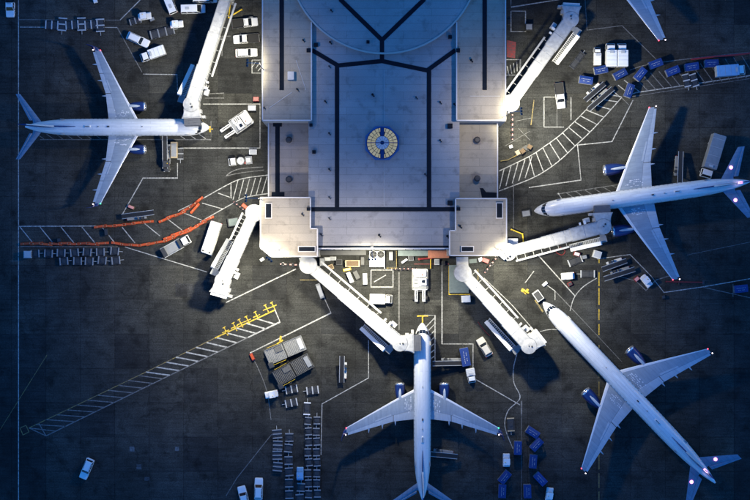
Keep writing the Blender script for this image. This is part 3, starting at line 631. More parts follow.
# ------------------------------------------------------------------ aircraft
K4 = S * (H - 4) / H
FUS = ((0, .04, -.30), (.006, .22, -.26), (.018, .42, -.20), (.036, .62, -.13), (.06, .80, -.07), (.085, .92, -.03), (.115, .985, 0), (.14, 1, 0), (.40, 1, 0), (.66, 1, 0), (.74, .975, .03), (.80, .92, .10),
       (.85, .83, .20), (.89, .72, .31), (.925, .59, .43), (.955, .43, .56), (.98, .25, .68), (1, .09, .76))
def aircraft(name, label, nose, tail, g, zc=3.5, winglet=True, logo=False, lights=True, r=1.88, steps=None):
    a, b = P(*nose, 4), P(*tail, 4); d = a - b; L = d.length; hd = math.atan2(d.y, d.x)
    t = thing(name, label, 'airliner', (a.x, a.y, 0), hd, 'airliners parked at the gates')
    X = lambda u: -u * K4
    n = 28
    def fr(f):
        for (f0, r0, z0), (f1, r1, z1) in zip(FUS, FUS[1:]):
            if f0 <= f <= f1: k = (f - f0) / (f1 - f0); return (r0 + (r1 - r0) * k) * r, zc + (z0 + (z1 - z0) * k) * r
    rings = []
    for f, rf, zo in FUS:
        rings.append([Vector((-f * L, rf * r * math.cos(2 * math.pi * i / n), zc + zo * r + rf * r * 1.04 * math.sin(2 * math.pi * i / n))) for i in range(n)][::-1])
    fu = MB().loft(rings).build('fuselage', M['plane'], t)
    # cockpit windows follow the nose
    def shell(f, th, e=.012):
        rr, zz = fr(f); return Vector((-f * L, (rr + e) * math.cos(th), zz + (rr * 1.04 + e) * math.sin(th)))
    s_ = 39.5 / L
    for th0, th1, f0, f1 in ((60, 89, .036, .055), (91, 120, .036, .055), (32, 58, .040, .059), (122, 148, .040, .059), (20, 33, .052, .068), (147, 160, .052, .068)):
        m = MB(); gx, gy = 4, 5
        vs = [shell((f0 + (f1 - f0) * p / gx) * s_ + abs(90 - (th0 + (th1 - th0) * q / gy)) * .00010, R(th0 + (th1 - th0) * q / gy), .03) for p in range(gx + 1) for q in range(gy + 1)]
        m.add(vs, [(p * (gy + 1) + q, p * (gy + 1) + q + 1, (p + 1) * (gy + 1) + q + 1, (p + 1) * (gy + 1) + q) for p in range(gx) for q in range(gy)])
        m.build('cockpit_window', M['screen'], fu)
    # cabin window rows, doors, aerials
    for sgn in (-1, 1):
        m = MB()
        k = int(L * .62 / .95)
        for i in range(k):
            f = .13 + .62 * i / k; th = R(18); q = shell(f, th if sgn > 0 else math.pi - th, .004)
            m.box(q, (.26, .03, .36))
        m.build('cabin_windows', M['screen'], fu)['kind'] = 'stuff'
        for f in (.115, .80):
            c = shell(f, R(14) if sgn > 0 else math.pi - R(14), .004); MB().box(c, (.86, .04, 1.8)).build('door', M['offwhite'], fu)
    for f, sz in ((.36, .25), (.545, .5), (.60, .3)):
        c = shell(f, R(90)); MB().box(c + Vector((0, 0, .08)), (sz, .10 if sz < .45 else .26, .22)).build('aerial', M['dark'], fu)
    c = shell(.66, R(90)); MB().rbox(-.9, .9, .32, 0, .22, .25, .7, .3).build('antenna_fairing', M['plane'], fu).location = c - Vector((0, 0, .06))
    # wings
    def airfoil(c): return .62 * math.sqrt(max(c, 0)) * (1 - c) ** .9 * 1.45 + .012
    def wing(sgn):
        secs = g['wing']                              # (v, LE u, TE u) in photograph pixels
        tipv = secs[-1][0]
        def sec(v, le, te, c0, c1, thick):
            k = abs(v); zc_ = zc - .95 + (k / tipv) ** 1.15 * tipv * K4 * .095; ch = (te - le) * K4; ring_t = []; ring_b = []
            for q in range(7):
                c = c0 + (c1 - c0) * q / 6; x = X(le) - c * ch; th = airfoil(c) * ch * thick
                ring_t.append(Vector((x, sgn * v * K4, zc_ + th * .62))); ring_b.append(Vector((x, sgn * v * K4, zc_ - th * .42)))
            rg = ring_t + ring_b[::-1]
            return rg if sgn > 0 else rg[::-1]
        def band(nm, c0, c1, m, v0=None, v1=None, lift=0.0):
            rs = []
            pts = [s for s in secs]
            vs = sorted(set([v0 or secs[0][0], v1 or tipv] + [s[0] for s in secs if (v0 or 0) < s[0] < (v1 or 999)]))
            for v in vs:
                for s0, s1 in zip(secs, secs[1:]):
                    if s0[0] <= v <= s1[0]:
                        k = (v - s0[0]) / (s1[0] - s0[0]); le = s0[1] + (s1[1] - s0[1]) * k; te = s0[2] + (s1[2] - s0[2]) * k; break
                rs.append(sec(v, le, te, c0, c1, .20 - .07 * v / tipv))
            if lift:
                for rg in rs:
                    for q in rg: q.z += lift
            return MB().loft(rs, True, False).build(nm, M[m], wr)
        wr = thing('wing'); wr.parent = t
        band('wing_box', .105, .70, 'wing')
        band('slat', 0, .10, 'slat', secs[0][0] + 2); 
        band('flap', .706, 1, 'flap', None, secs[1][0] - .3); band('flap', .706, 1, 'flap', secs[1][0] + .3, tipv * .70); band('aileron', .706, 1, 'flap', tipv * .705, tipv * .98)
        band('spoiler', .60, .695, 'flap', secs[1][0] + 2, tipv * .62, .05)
        kv = secs[1][0]
        for v in (kv * .93, kv * 1.38, kv * 1.85):
            for s0, s1 in zip(secs, secs[1:]):
                if s0[0] <= v <= s1[0]: k = (v - s0[0]) / (s1[0] - s0[0]); te = s0[2] + (s1[2] - s0[2]) * k
            zc_ = zc - .95 + (v / tipv) ** 1.15 * tipv * K4 * .095
            MB().loft([[Vector((X(te) + x, sgn * v * K4 + w_ * math.cos(q * math.pi / 3), zc_ - .18 + w_ * math.sin(q * math.pi / 3))) for q in range(6)] for x, w_ in ((2.6, .03), (1.6, .24), (.4, .26), (-.35, .16), (-.95, .03))]).build('flap_fairing', M['flap'], wr)
        # walkway stencils near the root
        m = MB(); s0 = secs[0]; v0 = 11.5
        le = s0[1] + (secs[1][1] - s0[1]) * (v0 - s0[0]) / (secs[1][0] - s0[0]); te = s0[2]; ch = te - le
        for row in range(4):
            for q in range(9):
                if random.random() < .4: continue
                c = .22 + .50 * q / 8; v = v0 + row * 1.9 + random.uniform(-.3, .3)
                le2 = s0[1] + (secs[1][1] - s0[1]) * (v - s0[0]) / (secs[1][0] - s0[0]); chv = (s0[2] + (secs[1][2] - s0[2]) * (v - s0[0]) / (secs[1][0] - s0[0]) - le2)
                z = zc - .95 + (v / tipv) ** 1.15 * tipv * K4 * .095 + airfoil(c) * chv * K4 * (.20 - .07 * v / tipv) * .62 + .02
                m.box((X(le2) - c * chv * K4, sgn * v * K4, z), (random.uniform(.2, .5), random.uniform(.08, .25), .02))
        m.build('walkway_stencil', M['slat'], wr)['kind'] = 'stuff'
        # tip
        v, le, te = secs[-1]; zt = zc - .95 + tipv * K4 * .095
        if winglet:
            rs = []
            for q, (dy, dz, fx, ch) in enumerate(((0, 0, 0, 1), (.35, .12, .15, .85), (.62, .6, .35, .7), (.85, 1.5, .8, .5), (1.02, 2.35, 1.25, .32))):
                c = (te - le) * K4 * ch; x0 = X(le) - fx * (te - le) * K4
                rg = [Vector((x0, sgn * (v * K4 + dy), zt + dz)), Vector((x0 - c * .4, sgn * (v * K4 + dy - .05), zt + dz + .05)), Vector((x0 - c, sgn * (v * K4 + dy), zt + dz)), Vector((x0 - c * .4, sgn * (v * K4 + dy + .05), zt + dz - .05))]
                rs.append(rg if sgn > 0 else rg[::-1])
            MB().loft(rs).build('winglet', M['navy'], wr)
        if lights:
            MB().box((X(le) - .1, sgn * (v * K4 + .05), zt + .05), (.24, .18, .15)).build('navigation_light', M['e_red' if sgn > 0 else 'e_green'] if g.get('green', True) or sgn > 0 else M['e_red'], wr)
            MB().box((X(te) + .15, sgn * (v * K4 + .12), zt + .05), (.22, .18, .15)).build('strobe_light', M['e_white'], wr)
        # engine
        u, ev, dia, ln = g['eng']; er = dia * K4 / 2; ez = zc - 1.75 - .1 * er; y = sgn * ev * K4
        prof = ((0, .86), (.03, .97), (.12, 1.03), (.35, 1.05), (.62, .95), (.85, .72), (1.0, .55))
        eng = MB().loft([[Vector((X(u) - f * ln * K4, y + rf * er * math.cos(2 * math.pi * i / 20), ez + rf * er * math.sin(2 * math.pi * i / 20))) for i in range(20)][::-1] for f, rf in prof[1:]]).build('engine', M['navy'], wr)
        rgs = [[Vector((X(u) - dx, y + rr * er * math.cos(2 * math.pi * i / 20), ez + rr * er * math.sin(2 * math.pi * i / 20))) for i in range(20)][::-1] for dx, rr in ((.75, .78), (.1, .80), (-.02, .88), (.05, .96), (.36, 1.035), (.40, .99))]
        MB().loft(rgs, False).build('intake_lip', M['silver'], eng)
        MB().cyl((X(u) - .8, y, ez), (X(u) - .72, y, ez), er * .8, er * .8, 20).cyl((X(u) - .72, y, ez), (X(u) - .3, y, ez), er * .3, .03, 12).build('fan', M['dark'], eng)
        MB().loft([[Vector((X(u) - x, y + w_ * a_, z)) for a_, z in ((-1, ez + er * .5), (1, ez + er * .5), (1, zz), (-1, zz))] for x, w_, zz in ((.25 * ln * K4, .05, ez + er * 1.0), (.45 * ln * K4, .26, ez + er * 1.22), (.8 * ln * K4, .30, ez + er * 1.45), (1.25 * ln * K4, .2, zc - .75))]).build('pylon', M['flap'], eng)
        MB().cyl((X(u + ln) + .1, y, ez), (X(u + ln) - .8, y, ez), er * .42, er * .18, 14).build('exhaust_cone', M['grey'], eng)
    wing(1); wing(-1)
    # belly fairing between the wings
    u0, u1 = g['wing'][0][1] - 8, g['wing'][0][2] + 8
    MB().loft([[Vector((X(u), k * 1.15 * r * math.cos(2 * math.pi * i / 16), zc - r * .72 + k * .72 * r * math.sin(2 * math.pi * i / 16))) for i in range(16)][::-1] for u, k in ((u0, .3), (u0 + 7, .85), ((u0 + u1) / 2, 1.0), (u1 - 7, .85), (u1, .3))]).build('belly_fairing', M['plane'], t)
    # tailplane
    (rv, rle, rte), (tv, tle, tte) = g['stab']
    for sgn in (1, -1):
        def tring(v, le, te, z, th, c0, c1):
            ch = (te - le) * K4; rg = [Vector((X(le) - c * ch, sgn * v * K4, z + s2 * th * math.sin(math.pi * max(min(c, .98), .02)) ** .6)) for c, s2 in ((c0, .0), ((2 * c0 + c1) / 3, 1), ((c0 + 2 * c1) / 3, 1), (c1, .2), (c1, -.2), ((c0 + c1) / 2, -1))]
            return rg if sgn > 0 else rg[::-1]
        zr, zt = zc + .55 * r, zc + .55 * r + (tv - rv) * K4 * .11
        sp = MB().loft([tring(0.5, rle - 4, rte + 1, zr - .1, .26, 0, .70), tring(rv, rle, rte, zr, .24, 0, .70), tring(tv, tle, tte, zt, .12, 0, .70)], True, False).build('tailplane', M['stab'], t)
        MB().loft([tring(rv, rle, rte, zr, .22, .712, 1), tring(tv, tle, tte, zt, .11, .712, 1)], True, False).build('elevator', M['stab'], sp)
        if logo:
            v = rv + (tv - rv) * .33; u = rle + (tle - rle) * .33 + 4; z = zr + (zt - zr) * .33 + .28
            MB().cyl((X(u), sgn * v * K4, z - .12), (X(u), sgn * v * K4, z + .05), .40, .34, 12).build('logo_light', M['e_logo'], sp)
            ld = bpy.data.lights.new('logo_lamp', 'SPOT'); ld.energy = 100; ld.color = (1, .70, .95); ld.spot_size = R(80); ld.spot_blend = .8; ld.shadow_soft_size = .2
            lo_ = bpy.data.objects.new('logo_lamp', ld); col.objects.link(lo_); lo_.parent = sp; lo_.location = (X(u), sgn * v * K4, z + .25)
            lo_.rotation_euler = Vector((-1.0, -sgn * v * K4, 2.6)).to_track_quat('-Z', 'Y').to_euler()
    # fin
    fh = g.get('fin', 6.4); fz = zc + r * .75
    def fring(le, te, z, th, c0, c1):
        ch = te - le; return [Vector((-(le + c * ch), y * th, z)) for c, y in ((c0, .35 if c0 > .05 else .05), (c0 + (c1 - c0) * .4, 1), (c1, .6 if c1 < 1 else .1), (c1, -.6 if c1 < 1 else -.1), (c0 + (c1 - c0) * .4, -1), (c0, -.35 if c0 > .05 else -.05))]
    b0, b1, t0, t1 = .80 * L, .965 * L, .80 * L + 6.2, .80 * L + 8.3
    fin = MB().loft([fring(b0, b1, fz, .30, .08, .66), fring(t0, t1, fz + fh, .14, .08, .66)], True, False).build('fin', M['navy'], t)
    MB().loft([fring(b0, b1, fz, .20, 0, .078), fring(t0, t1, fz + fh, .10, 0, .078)], True, False).build('leading_edge', M['slat'], fin)
    MB().loft([fring(b0, b1, fz + .9, .2, .67, 1), fring(t0, t1, fz + fh, .10, .67, 1)], True, False).build('rudder', M['navy'], fin)
    MB().loft([[Vector((-b0 + 4.2, 0.02, fz + .35)), Vector((-b0 + 4.2, -.02, fz + .35)), Vector((-b0 + 4.2, 0, fz))], [Vector((-b0 - 1.4, .16, fz + 1.35)), Vector((-b0 - 1.4, -.16, fz + 1.35)), Vector((-b0 - 1.4, 0, fz))]]).build('dorsal_fillet', M['navy'], fin)
    if logo: MB().box((-b0 - 5.8, 0, fz + fh * .86), (.9, .42, .3)).build('beacon', M['e_logo'], fin)
    # landing gear
    for x, ys, nm in ((-.10 * L, (0,), 'nose_gear'), (X(g['wing'][0][2] - 6), (-2.8, 2.8), 'main_gear')):
        for y in ys:
            ge = MB().cyl((x, y, .5), (x, y, zc - 1.1), .13, .16, 10).build(nm, M['lgrey'], t)
            for q in (-.32, .32):
                wr_ = .38 if nm == 'nose_gear' else .55
                MB().cyl((x, y + q - .14, wr_), (x, y + q + .14, wr_), wr_, wr_, 18).build('wheel', M['black'], ge)
    return t
G737 = dict(wing=((4, 69.5, 101), (34, 86, 104), (76.5, 108, 116.5)), eng=(65, 21.7, 9.4, 18), stab=((6.5, 168, 179), (32.5, 187.5, 192)), fin=6.0)
G320 = dict(wing=((4, 64.5, 96.5), (29, 78, 99), (76, 104.5, 112.5)), eng=(61, 22.3, 9.7, 18), stab=((6, 160, 170), (32, 178, 184)), fin=5.8)
G757 = dict(wing=((4, 81.5, 120), (33, 97, 122), (86.5, 126.5, 134.5)), eng=(75.5, 31, 11.2, 22), stab=((7, 188.5, 205.5), (35.5, 208, 215)), fin=7.0)
G753 = dict(wing=((4, 99.5, 139), (33, 115.5, 141), (86.5, 145.5, 153)), eng=(94, 30.5, 11.2, 22), stab=((7, 219, 236), (35.5, 241.5, 247.5)), fin=7.0, green=False)
G757['green'] = False
aircraft('airliner', 'white airliner with navy engines lying across the left side, nose towards the terminal', (209, 127), (26.2, 127), G737)
aircraft('airliner', 'white airliner at the bottom centre with its nose pointing straight up at the terminal', (422.4, 323), (422.4, 499), G320, zc=3.6)
aircraft('airliner', 'white airliner at right with lit tail lamps beside the long grey truck', (534.2, 211), (748, 181.8), G757, zc=4.3, winglet=False, logo=True)
aircraft('airliner', 'longest white airliner, parked diagonally in the lower right with lit tail lamps', (543.2, 302.3), (713.4, 481.8), G753, zc=4.3, winglet=False, logo=True)
aircraft('airliner', 'airliner cut off by the top edge, only its blue grey wing tip showing', (520, -27.5), (733.5, -56.8), G757, zc=4.3, winglet=False)

# ------------------------------------------------------------------ vehicles
def wheels(t, xs, hw, r=.36, w=.24):
    for x in xs:
        for s in (-1, 1):
            wh = MB().cyl((x, s * hw - w / 2, r), (x, s * hw + w / 2, r), r, r, 16).build('wheel', M['black'], t)
            MB().cyl((x, s * (hw + w / 2) - .01, r), (x, s * (hw + w / 2) + .015, r), r * .55, r * .5, 12).build('rim', M['lgrey'], wh)
def panel(q, ins, off, mb):
    """thin pane lying on the quad q, inset and slightly proud"""
    c = sum(q, Vector()) / 4; nrm = (q[1] - q[0]).cross(q[2] - q[0]).normalized()
    p = [v + (c - v) * ins + nrm * off for v in q]; b = [v - nrm * (off + .02) for v in p]
    mb.add(p + b, [(0, 1, 2, 3), (7, 6, 5, 4)] + [(i, i + 4, (i + 1) % 4 + 4, (i + 1) % 4) for i in range(4)])
def cabin(t, x0, x1, hw, z0, z1, rf, rb, side, m, split=1):
    """glass house: frustum with raked screens and a roof skin"""
    hw2 = hw * .86; B = [Vector((x1, -hw, z0)), Vector((x1, hw, z0)), Vector((x0, hw, z0)), Vector((x0, -hw, z0))]
    T = [Vector((x1 - rf, -hw2, z1)), Vector((x1 - rf, hw2, z1)), Vector((x0 + rb, hw2, z1)), Vector((x0 + rb, -hw2, z1))]
    MB().add(B + T, [(3, 2, 1, 0), (4, 5, 6, 7), (0, 1, 5, 4), (1, 2, 6, 5), (2, 3, 7, 6), (3, 0, 4, 7)]).build('cabin', M[m], t)
    a = MB(); panel([B[0], B[1], T[1], T[0]], .10, .012, a); a.build('windscreen', M['screen'], t)
    a = MB(); panel([B[2], B[3], T[3], T[2]], .14, .012, a); a.build('rear_window', M['screen'], t)
    if side:
        for q in ([B[1], B[2], T[2], T[1]], [B[3], B[0], T[0], T[3]]):
            for k in range(split):
                l0, l1 = k / split, (k + 1) / split
                qq = [q[0].lerp(q[1], l0), q[0].lerp(q[1], l1), q[3].lerp(q[2], l1), q[3].lerp(q[2], l0)]
                a = MB(); panel(qq, .13, .012, a); a.build('side_window', M['screen'], t)
    MB().rbox(x0 + rb + .05, x1 - rf - .05, hw2 - .02, z1 - .02, z1 + .05, .15).build('roof', M[m], t)
def lamps(t, xf, xr, hw, z=.72):
    for s in (-1, 1):
        MB().box((xf, s * (hw - .22), z), (.1, .32, .16)).build('headlight', M['headlamp'], t)
        MB().box((xr, s * (hw - .14), z + .1), (.08, .16, .3)).build('tail_light', M['tail'], t)
def hull(t, L, hw, z1, m, hood=0.0, hx=1.0):
    rg = []
    for x, w_, zt in ((-L / 2, hw * .93, z1 * .96), (-L / 2 + .15, hw * .99, z1), (-.2, hw, z1), (hx, hw, z1), (hx + .1, hw, z1 - hood * .3), (L / 2 - .35, hw * .95, z1 - hood), (L / 2 - .08, hw * .86, z1 - hood - .06), (L / 2, hw * .78, z1 - hood - .2)):
        rg.append([Vector((x, y, z)) for y, z in ((-w_, .38), (-w_ * 1.01, .7), (-w_ * .97, zt - .08), (-w_ * .86, zt), (w_ * .86, zt), (w_ * .97, zt - .08), (w_ * 1.01, .7), (w_, .38))])
    b = MB().loft(rg, True, False).build('body', M[m], t)
    MB().bbox(-L / 2 - .06, -L / 2 + .06, -hw * .9, hw * .9, .42, .62).build('bumper', M['dark'], t); MB().bbox(L / 2 - .12, L / 2 + .05, -hw * .74, hw * .74, .40, .60).build('bumper', M['dark'], t)
    for s in (-1, 1): MB().box((hx - .15, s * (hw + .12), z1 + .12), (.12, .22, .16)).build('mirror', M['dark'], t)
    return b
def mk_suv(m='white', L=4.8):
    def f():
        t = thing('car'); hw = .94; hull(t, L, hw, .98, m, .10, L * .17); cabin(t, -L / 2 + .25, L * .20, hw * .94, .96, 1.68, .62, .32, True, m, 3)
        wheels(t, (-L * .29, L * .30), hw - .1); lamps(t, L / 2 - .12, -L / 2, hw)
        for s in (-1, 1): MB().bbox(-L / 2 + .8, L * .02, s * .68 - .025, s * .68 + .025, 1.72, 1.78).build('roof_rail', M['dark'], t)
        return t
    return f
def mk_van(m='white', L=5.4):
    def f():
        t = thing('van'); hw = .98; hull(t, L, hw, 1.05, m, .12, L * .27); cabin(t, -L / 2 + .05, L * .34, hw * .97, 1.03, 2.05, .85, .10, True, m, 3)
        wheels(t, (-L * .29, L * .31), hw - .1); lamps(t, L / 2 - .12, -L / 2, hw)
        MB().rbox(-1.6, -.7, .3, 2.09, 2.2, .1).build('roof_vent', M['lgrey'], t); return t
    return f
def mk_pickup(m='white', L=5.7):
    def f():
        t = thing('pickup_truck'); hw = .98
        rg = []
        for x, w_, zt in ((-.35, hw, 1.02), (L * .22, hw, 1.02), (L * .24, hw, .99), (L / 2 - .35, hw * .95, .92), (L / 2 - .08, hw * .86, .86), (L / 2, hw * .78, .7)):
            rg.append([Vector((x, y, z)) for y, z in ((-w_, .42), (-w_ * 1.01, .7), (-w_ * .97, zt - .08), (-w_ * .86, zt), (w_ * .86, zt), (w_ * .97, zt - .08), (w_ * 1.01, .7), (w_, .42))])
        MB().loft(rg, True, False).build('body', M[m], t)
        bd = MB().bbox(-L / 2, -.37, -hw, hw, .45, .68).build('cargo_bed', M['black'], t)
        for s in (-1, 1): MB().bbox(-L / 2, -.37, s * hw - .05, s * hw + .05, .68, 1.05).build('bed_side', M['dark'], bd)
        MB().bbox(-L / 2, -L / 2 + .08, -hw + .05, hw - .05, .68, 1.05).build('tailgate', M['dark'], bd)
        MB().bbox(-L / 2 - .1, -L / 2 - .01, -.9, .9, .5, .66).build('bumper', M['grey'], t)
        cabin(t, -.42, L * .26, hw * .93, 1.0, 1.78, .72, .22, True, m, 2); wheels(t, (-L * .30, L * .31), hw - .1, .4); lamps(t, L / 2 - .14, -L / 2, hw, .74)
        for s in (-1, 1): MB().box((L * .2, s * (hw + .14), 1.1), (.14, .26, .2)).build('mirror', M['dark'], t)
        MB().box((0, 0, 1.87), (.25, .9, .1)).build('beacon_bar', M['lgrey'], t); return t
    return f
def mk_boxtruck(L=7.0, bw=2.35, bh=2.9, bm='white', cm='white', gap=.15, cabl=1.8, flat=False):
    def f():
        t = thing('box_truck'); hw = bw / 2; xf = L / 2
        MB().bbox(-L / 2 + .1, xf - .4, -.45, .45, .55, .8).build('chassis', M['dark'], t)
        MB().rbox(xf - cabl, xf, hw * .88, .5, 1.25, .2).build('cab', M[cm], t); cabin(t, xf - cabl + .05, xf - .08, hw * .84, 1.24, 2.15, .42, .05, True, cm, 1)
        lamps(t, xf, -L / 2, hw * .88, .8); wheels(t, (-L * .28, xf - cabl * .55), hw - .2, .45, .3)
        x0, x1 = -L / 2, xf - cabl - gap
        if flat:
            MB().bbox(x0, x1, -hw, hw, .85, 1.0).build('flatbed', M['grey'], t)
            for s in (-1, 1): MB().bbox(x0, x1, s * hw - .05, s * hw + .05, 1.0, 1.35).build('side_rail', M['lgrey'], t)
            MB().bbox(x0, x0 + .9, -hw + .06, hw - .06, 1.0, 1.6).build('tool_box', M['dark'], t); MB().bbox(x1 - .7, x1, -hw + .06, hw - .06, 1.0, 1.7).build('tank', M['dark'], t)
        else:
            b = MB().rbox(x0, x1, hw, .85, bh, .08).build('cargo_box', M[bm], t)
            for k in range(4):
                x = x0 + (k + .5) * (x1 - x0) / 4; MB().bbox(x - .03, x + .03, -hw + .1, hw - .1, bh - .01, bh + .03).build('roof_rib', M['lgrey'], b)
            MB().box((x1 - .5, 0, bh + .08), (.5, .9, .18)).build('cooler', M['lgrey'], b)
            for s in (-1, 1): MB().box((x0 - .02, s * hw * .48, (.9 + bh) / 2), (.05, hw * .9, bh - 1.1)).build('rear_door', M['lgrey'], b)
        return t
    return f
def mk_tug(m='white'):
    def f():
        t = thing('baggage_tug'); MB().rbox(-1.45, 1.45, .75, .35, .85, .15).build('body', M[m], t)
        MB().rbox(.35, 1.4, .66, .84, 1.05, .15, .85).build('bonnet', M[m], t)
        MB().box((-.35, 0, 1.0), (.55, 1.2, .2)).box((-.62, 0, 1.25), (.1, 1.2, .5)).build('seat', M['black'], t)
        for x in (-.75, .35):
            for s in (-1, 1): MB().cyl((x, s * .64, .8), (x, s * .64, 1.85), .04, .04, 8).build('post', M['dark'], t)
        MB().rbox(-.9, .5, .72, 1.85, 1.93, .12).build('roof', M[m], t); MB().box((.42, 0, 1.35), (.04, 1.2, .75)).build('windscreen', M['screen'], t)
        MB().cyl((-.3, .3, 1.93), (-.3, .3, 2.1), .1, .08, 10).build('beacon', M['yellow'], t)
        wheels(t, (-.9, .9), .68, .3, .22); lamps(t, 1.44, -1.45, .72, .65); return t
    return f
def mk_bagcart(m='blue'):
    def f():
        t = thing('baggage_cart'); L, hw = 2.9, .78
        MB().bbox(-L / 2, L / 2, -hw, hw, .42, .55).build('deck', M['grey'], t)
        for x in (-L / 2 + .06, L / 2 - .06):
            for s in (-1, 1): MB().bbox(x - .04, x + .04, s * (hw - .05) - .04, s * (hw - .05) + .04, .55, 1.85).build('post', M['grey'], t)
        rg = [[Vector((x, y, z)) for y, z in ((-hw - .03, 1.25), (-hw - .05, 1.82), (-hw * .5, 1.97), (0, 2.02), (hw * .5, 1.97), (hw + .05, 1.82), (hw + .03, 1.25), (hw - .05, 1.25), (hw - .04, 1.78), (0, 1.92), (-hw + .04, 1.78), (-hw + .05, 1.25))] for x in (-L / 2 - .04, -.5, .5, L / 2 + .04)]
        tp = MB().loft(rg, True, False).build('canopy', M[m], t)
        mk = MB()
        for i in range(7):
            x = -.95 + i * .3; z = 2.005; mk.box((x, .18, z), (.17, .09, .012)); 
            if i % 3: mk.box((x + .05, -.28, z - .01), (.2, .08, .012))
        mk.build('lettering', M['lgrey'], tp)['kind'] = 'stuff'
        MB().bbox(-L / 2 + .1, L / 2 - .1, -.03, .03, .55, 1.8).build('divider', M['blue'], t)
        MB().bar((L / 2, 0, .4), (L / 2 + .9, 0, .3), .08, .06).build('drawbar', M['dark'], t); wheels(t, (-1.0, 1.0), .62, .24, .16); return t
    return f
def mk_dolly(L=2.9, W=1.5, m='lgrey', bars=3, rails=True):
    def f():
        t = thing('container_dolly'); hw = W / 2
        for s in (-1, 1): MB().box((0, s * (hw - .045), .46), (L, .09, .12)).build('side_beam', M['dark'], t)
        for i in range(bars):
            x = -L / 2 + .12 + i * (L - .24) / max(bars - 1, 1); MB().bbox(x - .13, x + .13, -hw, hw, .45, .60).build('cross_bar', M[m], t)
        MB().bbox(-L / 2 + .3, L / 2 - .3, -hw + .2, hw - .2, .38, .44).build('deck', M['dark'], t)
        MB().cyl((0, 0, .42), (0, 0, .55), .42, .42, 16).build('turntable', M['dark'], t)
        MB().bar((L / 2, 0, .4), (L / 2 + .8, 0, .3), .09, .07).build('drawbar', M['lgrey'], t); wheels(t, (-L * .33, L * .33), hw - .1, .2, .14); return t
    return f
def mk_beltloader(L=7.4, m='grey'):
    def f():
        t = thing('belt_loader')
        MB().rbox(-L * .36, L * .22, .82, .35, .85, .15).build('chassis', M[m], t)
        b0, b1 = Vector((-L / 2, .22, 1.0)), Vector((L / 2, .22, 2.6))
        cv_ = MB().bar(b0, b1, .95, .22).build('conveyor', M['dark'], t)
        MB().bar(b0 + Vector((0, 0, .13)), b1 + Vector((0, 0, .13)), .6, .04).build('belt', M['black'], cv_)
        for s in (-1, 1): MB().bar(b0 + Vector((0, s * .52, .15)), b1 + Vector((0, s * .52, .15)), .08, .12).build('side_rail', M['lgrey'], cv_)
        for f_ in (.35, .72):
            c = b0.lerp(b1, f_); MB().bar((c.x, c.y, .8), (c.x + .3, c.y, c.z), .5, .12).build('lift_arm', M['grey'], t)
        MB().box((L * .1, -.62, 1.05), (.6, .5, .4)).box((-L * .02, -.62, 1.3), (.12, .5, .6)).build('seat', M['dark'], t)
        MB().box((L * .2, -.6, 1.0), (.5, .5, .3)).build('console', M[m], t); wheels(t, (-L * .25, L * .14), .75, .32, .24); lamps(t, L * .22, -L * .36, .8, .62); return t
    return f
def mk_tractor():
    """low towbarless tractor with a nose wheel cradle between two arms"""
    t = thing('aircraft_tractor'); hw = 1.75
    MB().rbox(-3.6, 1.1, hw, .35, 1.35, .35).build('body', M['offwhite'], t)
    for s in (-1, 1): MB().bbox(-3.0, .9, s * 1.55 - .1, s * 1.55 + .1, 1.345, 1.38).build('walkway', M['dark'], t)
    MB().bbox(-1.62, -1.5, -1.35, 1.35, 1.345, 1.4).build('gap', M['dark'], t)
    MB().rbox(-3.55, -1.7, hw * .86, 1.34, 1.75, .5, .9).build('rear_deck', M['offwhite'], t)
    MB().rbox(-1.5, .1, .78, 1.34, 2.1, .15, .85).build('cab', M['white'], t).location = (0, .75, 0)
    MB().rbox(-1.15, -.45, .38, 2.09, 2.14, .05).build('roof_hatch', M['screen'], t).location = (0, .75, 0)
    MB().bbox(.0, .1, .15, 1.35, 1.45, 2.0).build('windscreen', M['screen'], t)
    MB().rbox(-1.4, .4, .62, 1.34, 1.62, .1).build('engine_cover', M['offwhite'], t).location = (0, -.9, 0)
    for x in (-1.1, -.7, -.3): MB().bbox(x - .1, x + .1, -1.35, -.45, 1.62, 1.64).build('louvre', M['dark'], t)
    MB().bbox(.2, .9, -1.4, 1.4, 1.34, 1.46).build('grille', M['grey'], t)
    for s in (-1, 1):
        ar = MB().rbox(1.1, 3.7, .34, .35, 1.15, .12).build('arm', M['white'], t); ar.location = (0, s * .85, 0)
        MB().bbox(1.2, 3.2, -.08, .08, 1.15, 1.3).build('ram', M['dark'], ar)
        MB().cyl((2.9, s * 1.42 - .24, .55), (2.9, s * 1.42 + .24, .55), .55, .55, 18).build('wheel', M['black'], t)
        MB().cyl((-2.5, s * 1.62 - .2, .55), (-2.5, s * 1.62 + .2, .55), .55, .55, 18).build('wheel', M['black'], t)
        MB().box((-3.58, s * 1.1, .9), (.08, .4, .2)).build('headlight', M['headlamp'], t)
    MB().bbox(1.1, 1.5, -.5, .5, .4, .95).build('cradle', M['dark'], t)
    MB().cyl((-2.2, .5, 1.75), (-2.2, .5, 1.98), .14, .1, 10).build('beacon', M['orange'], t); return t
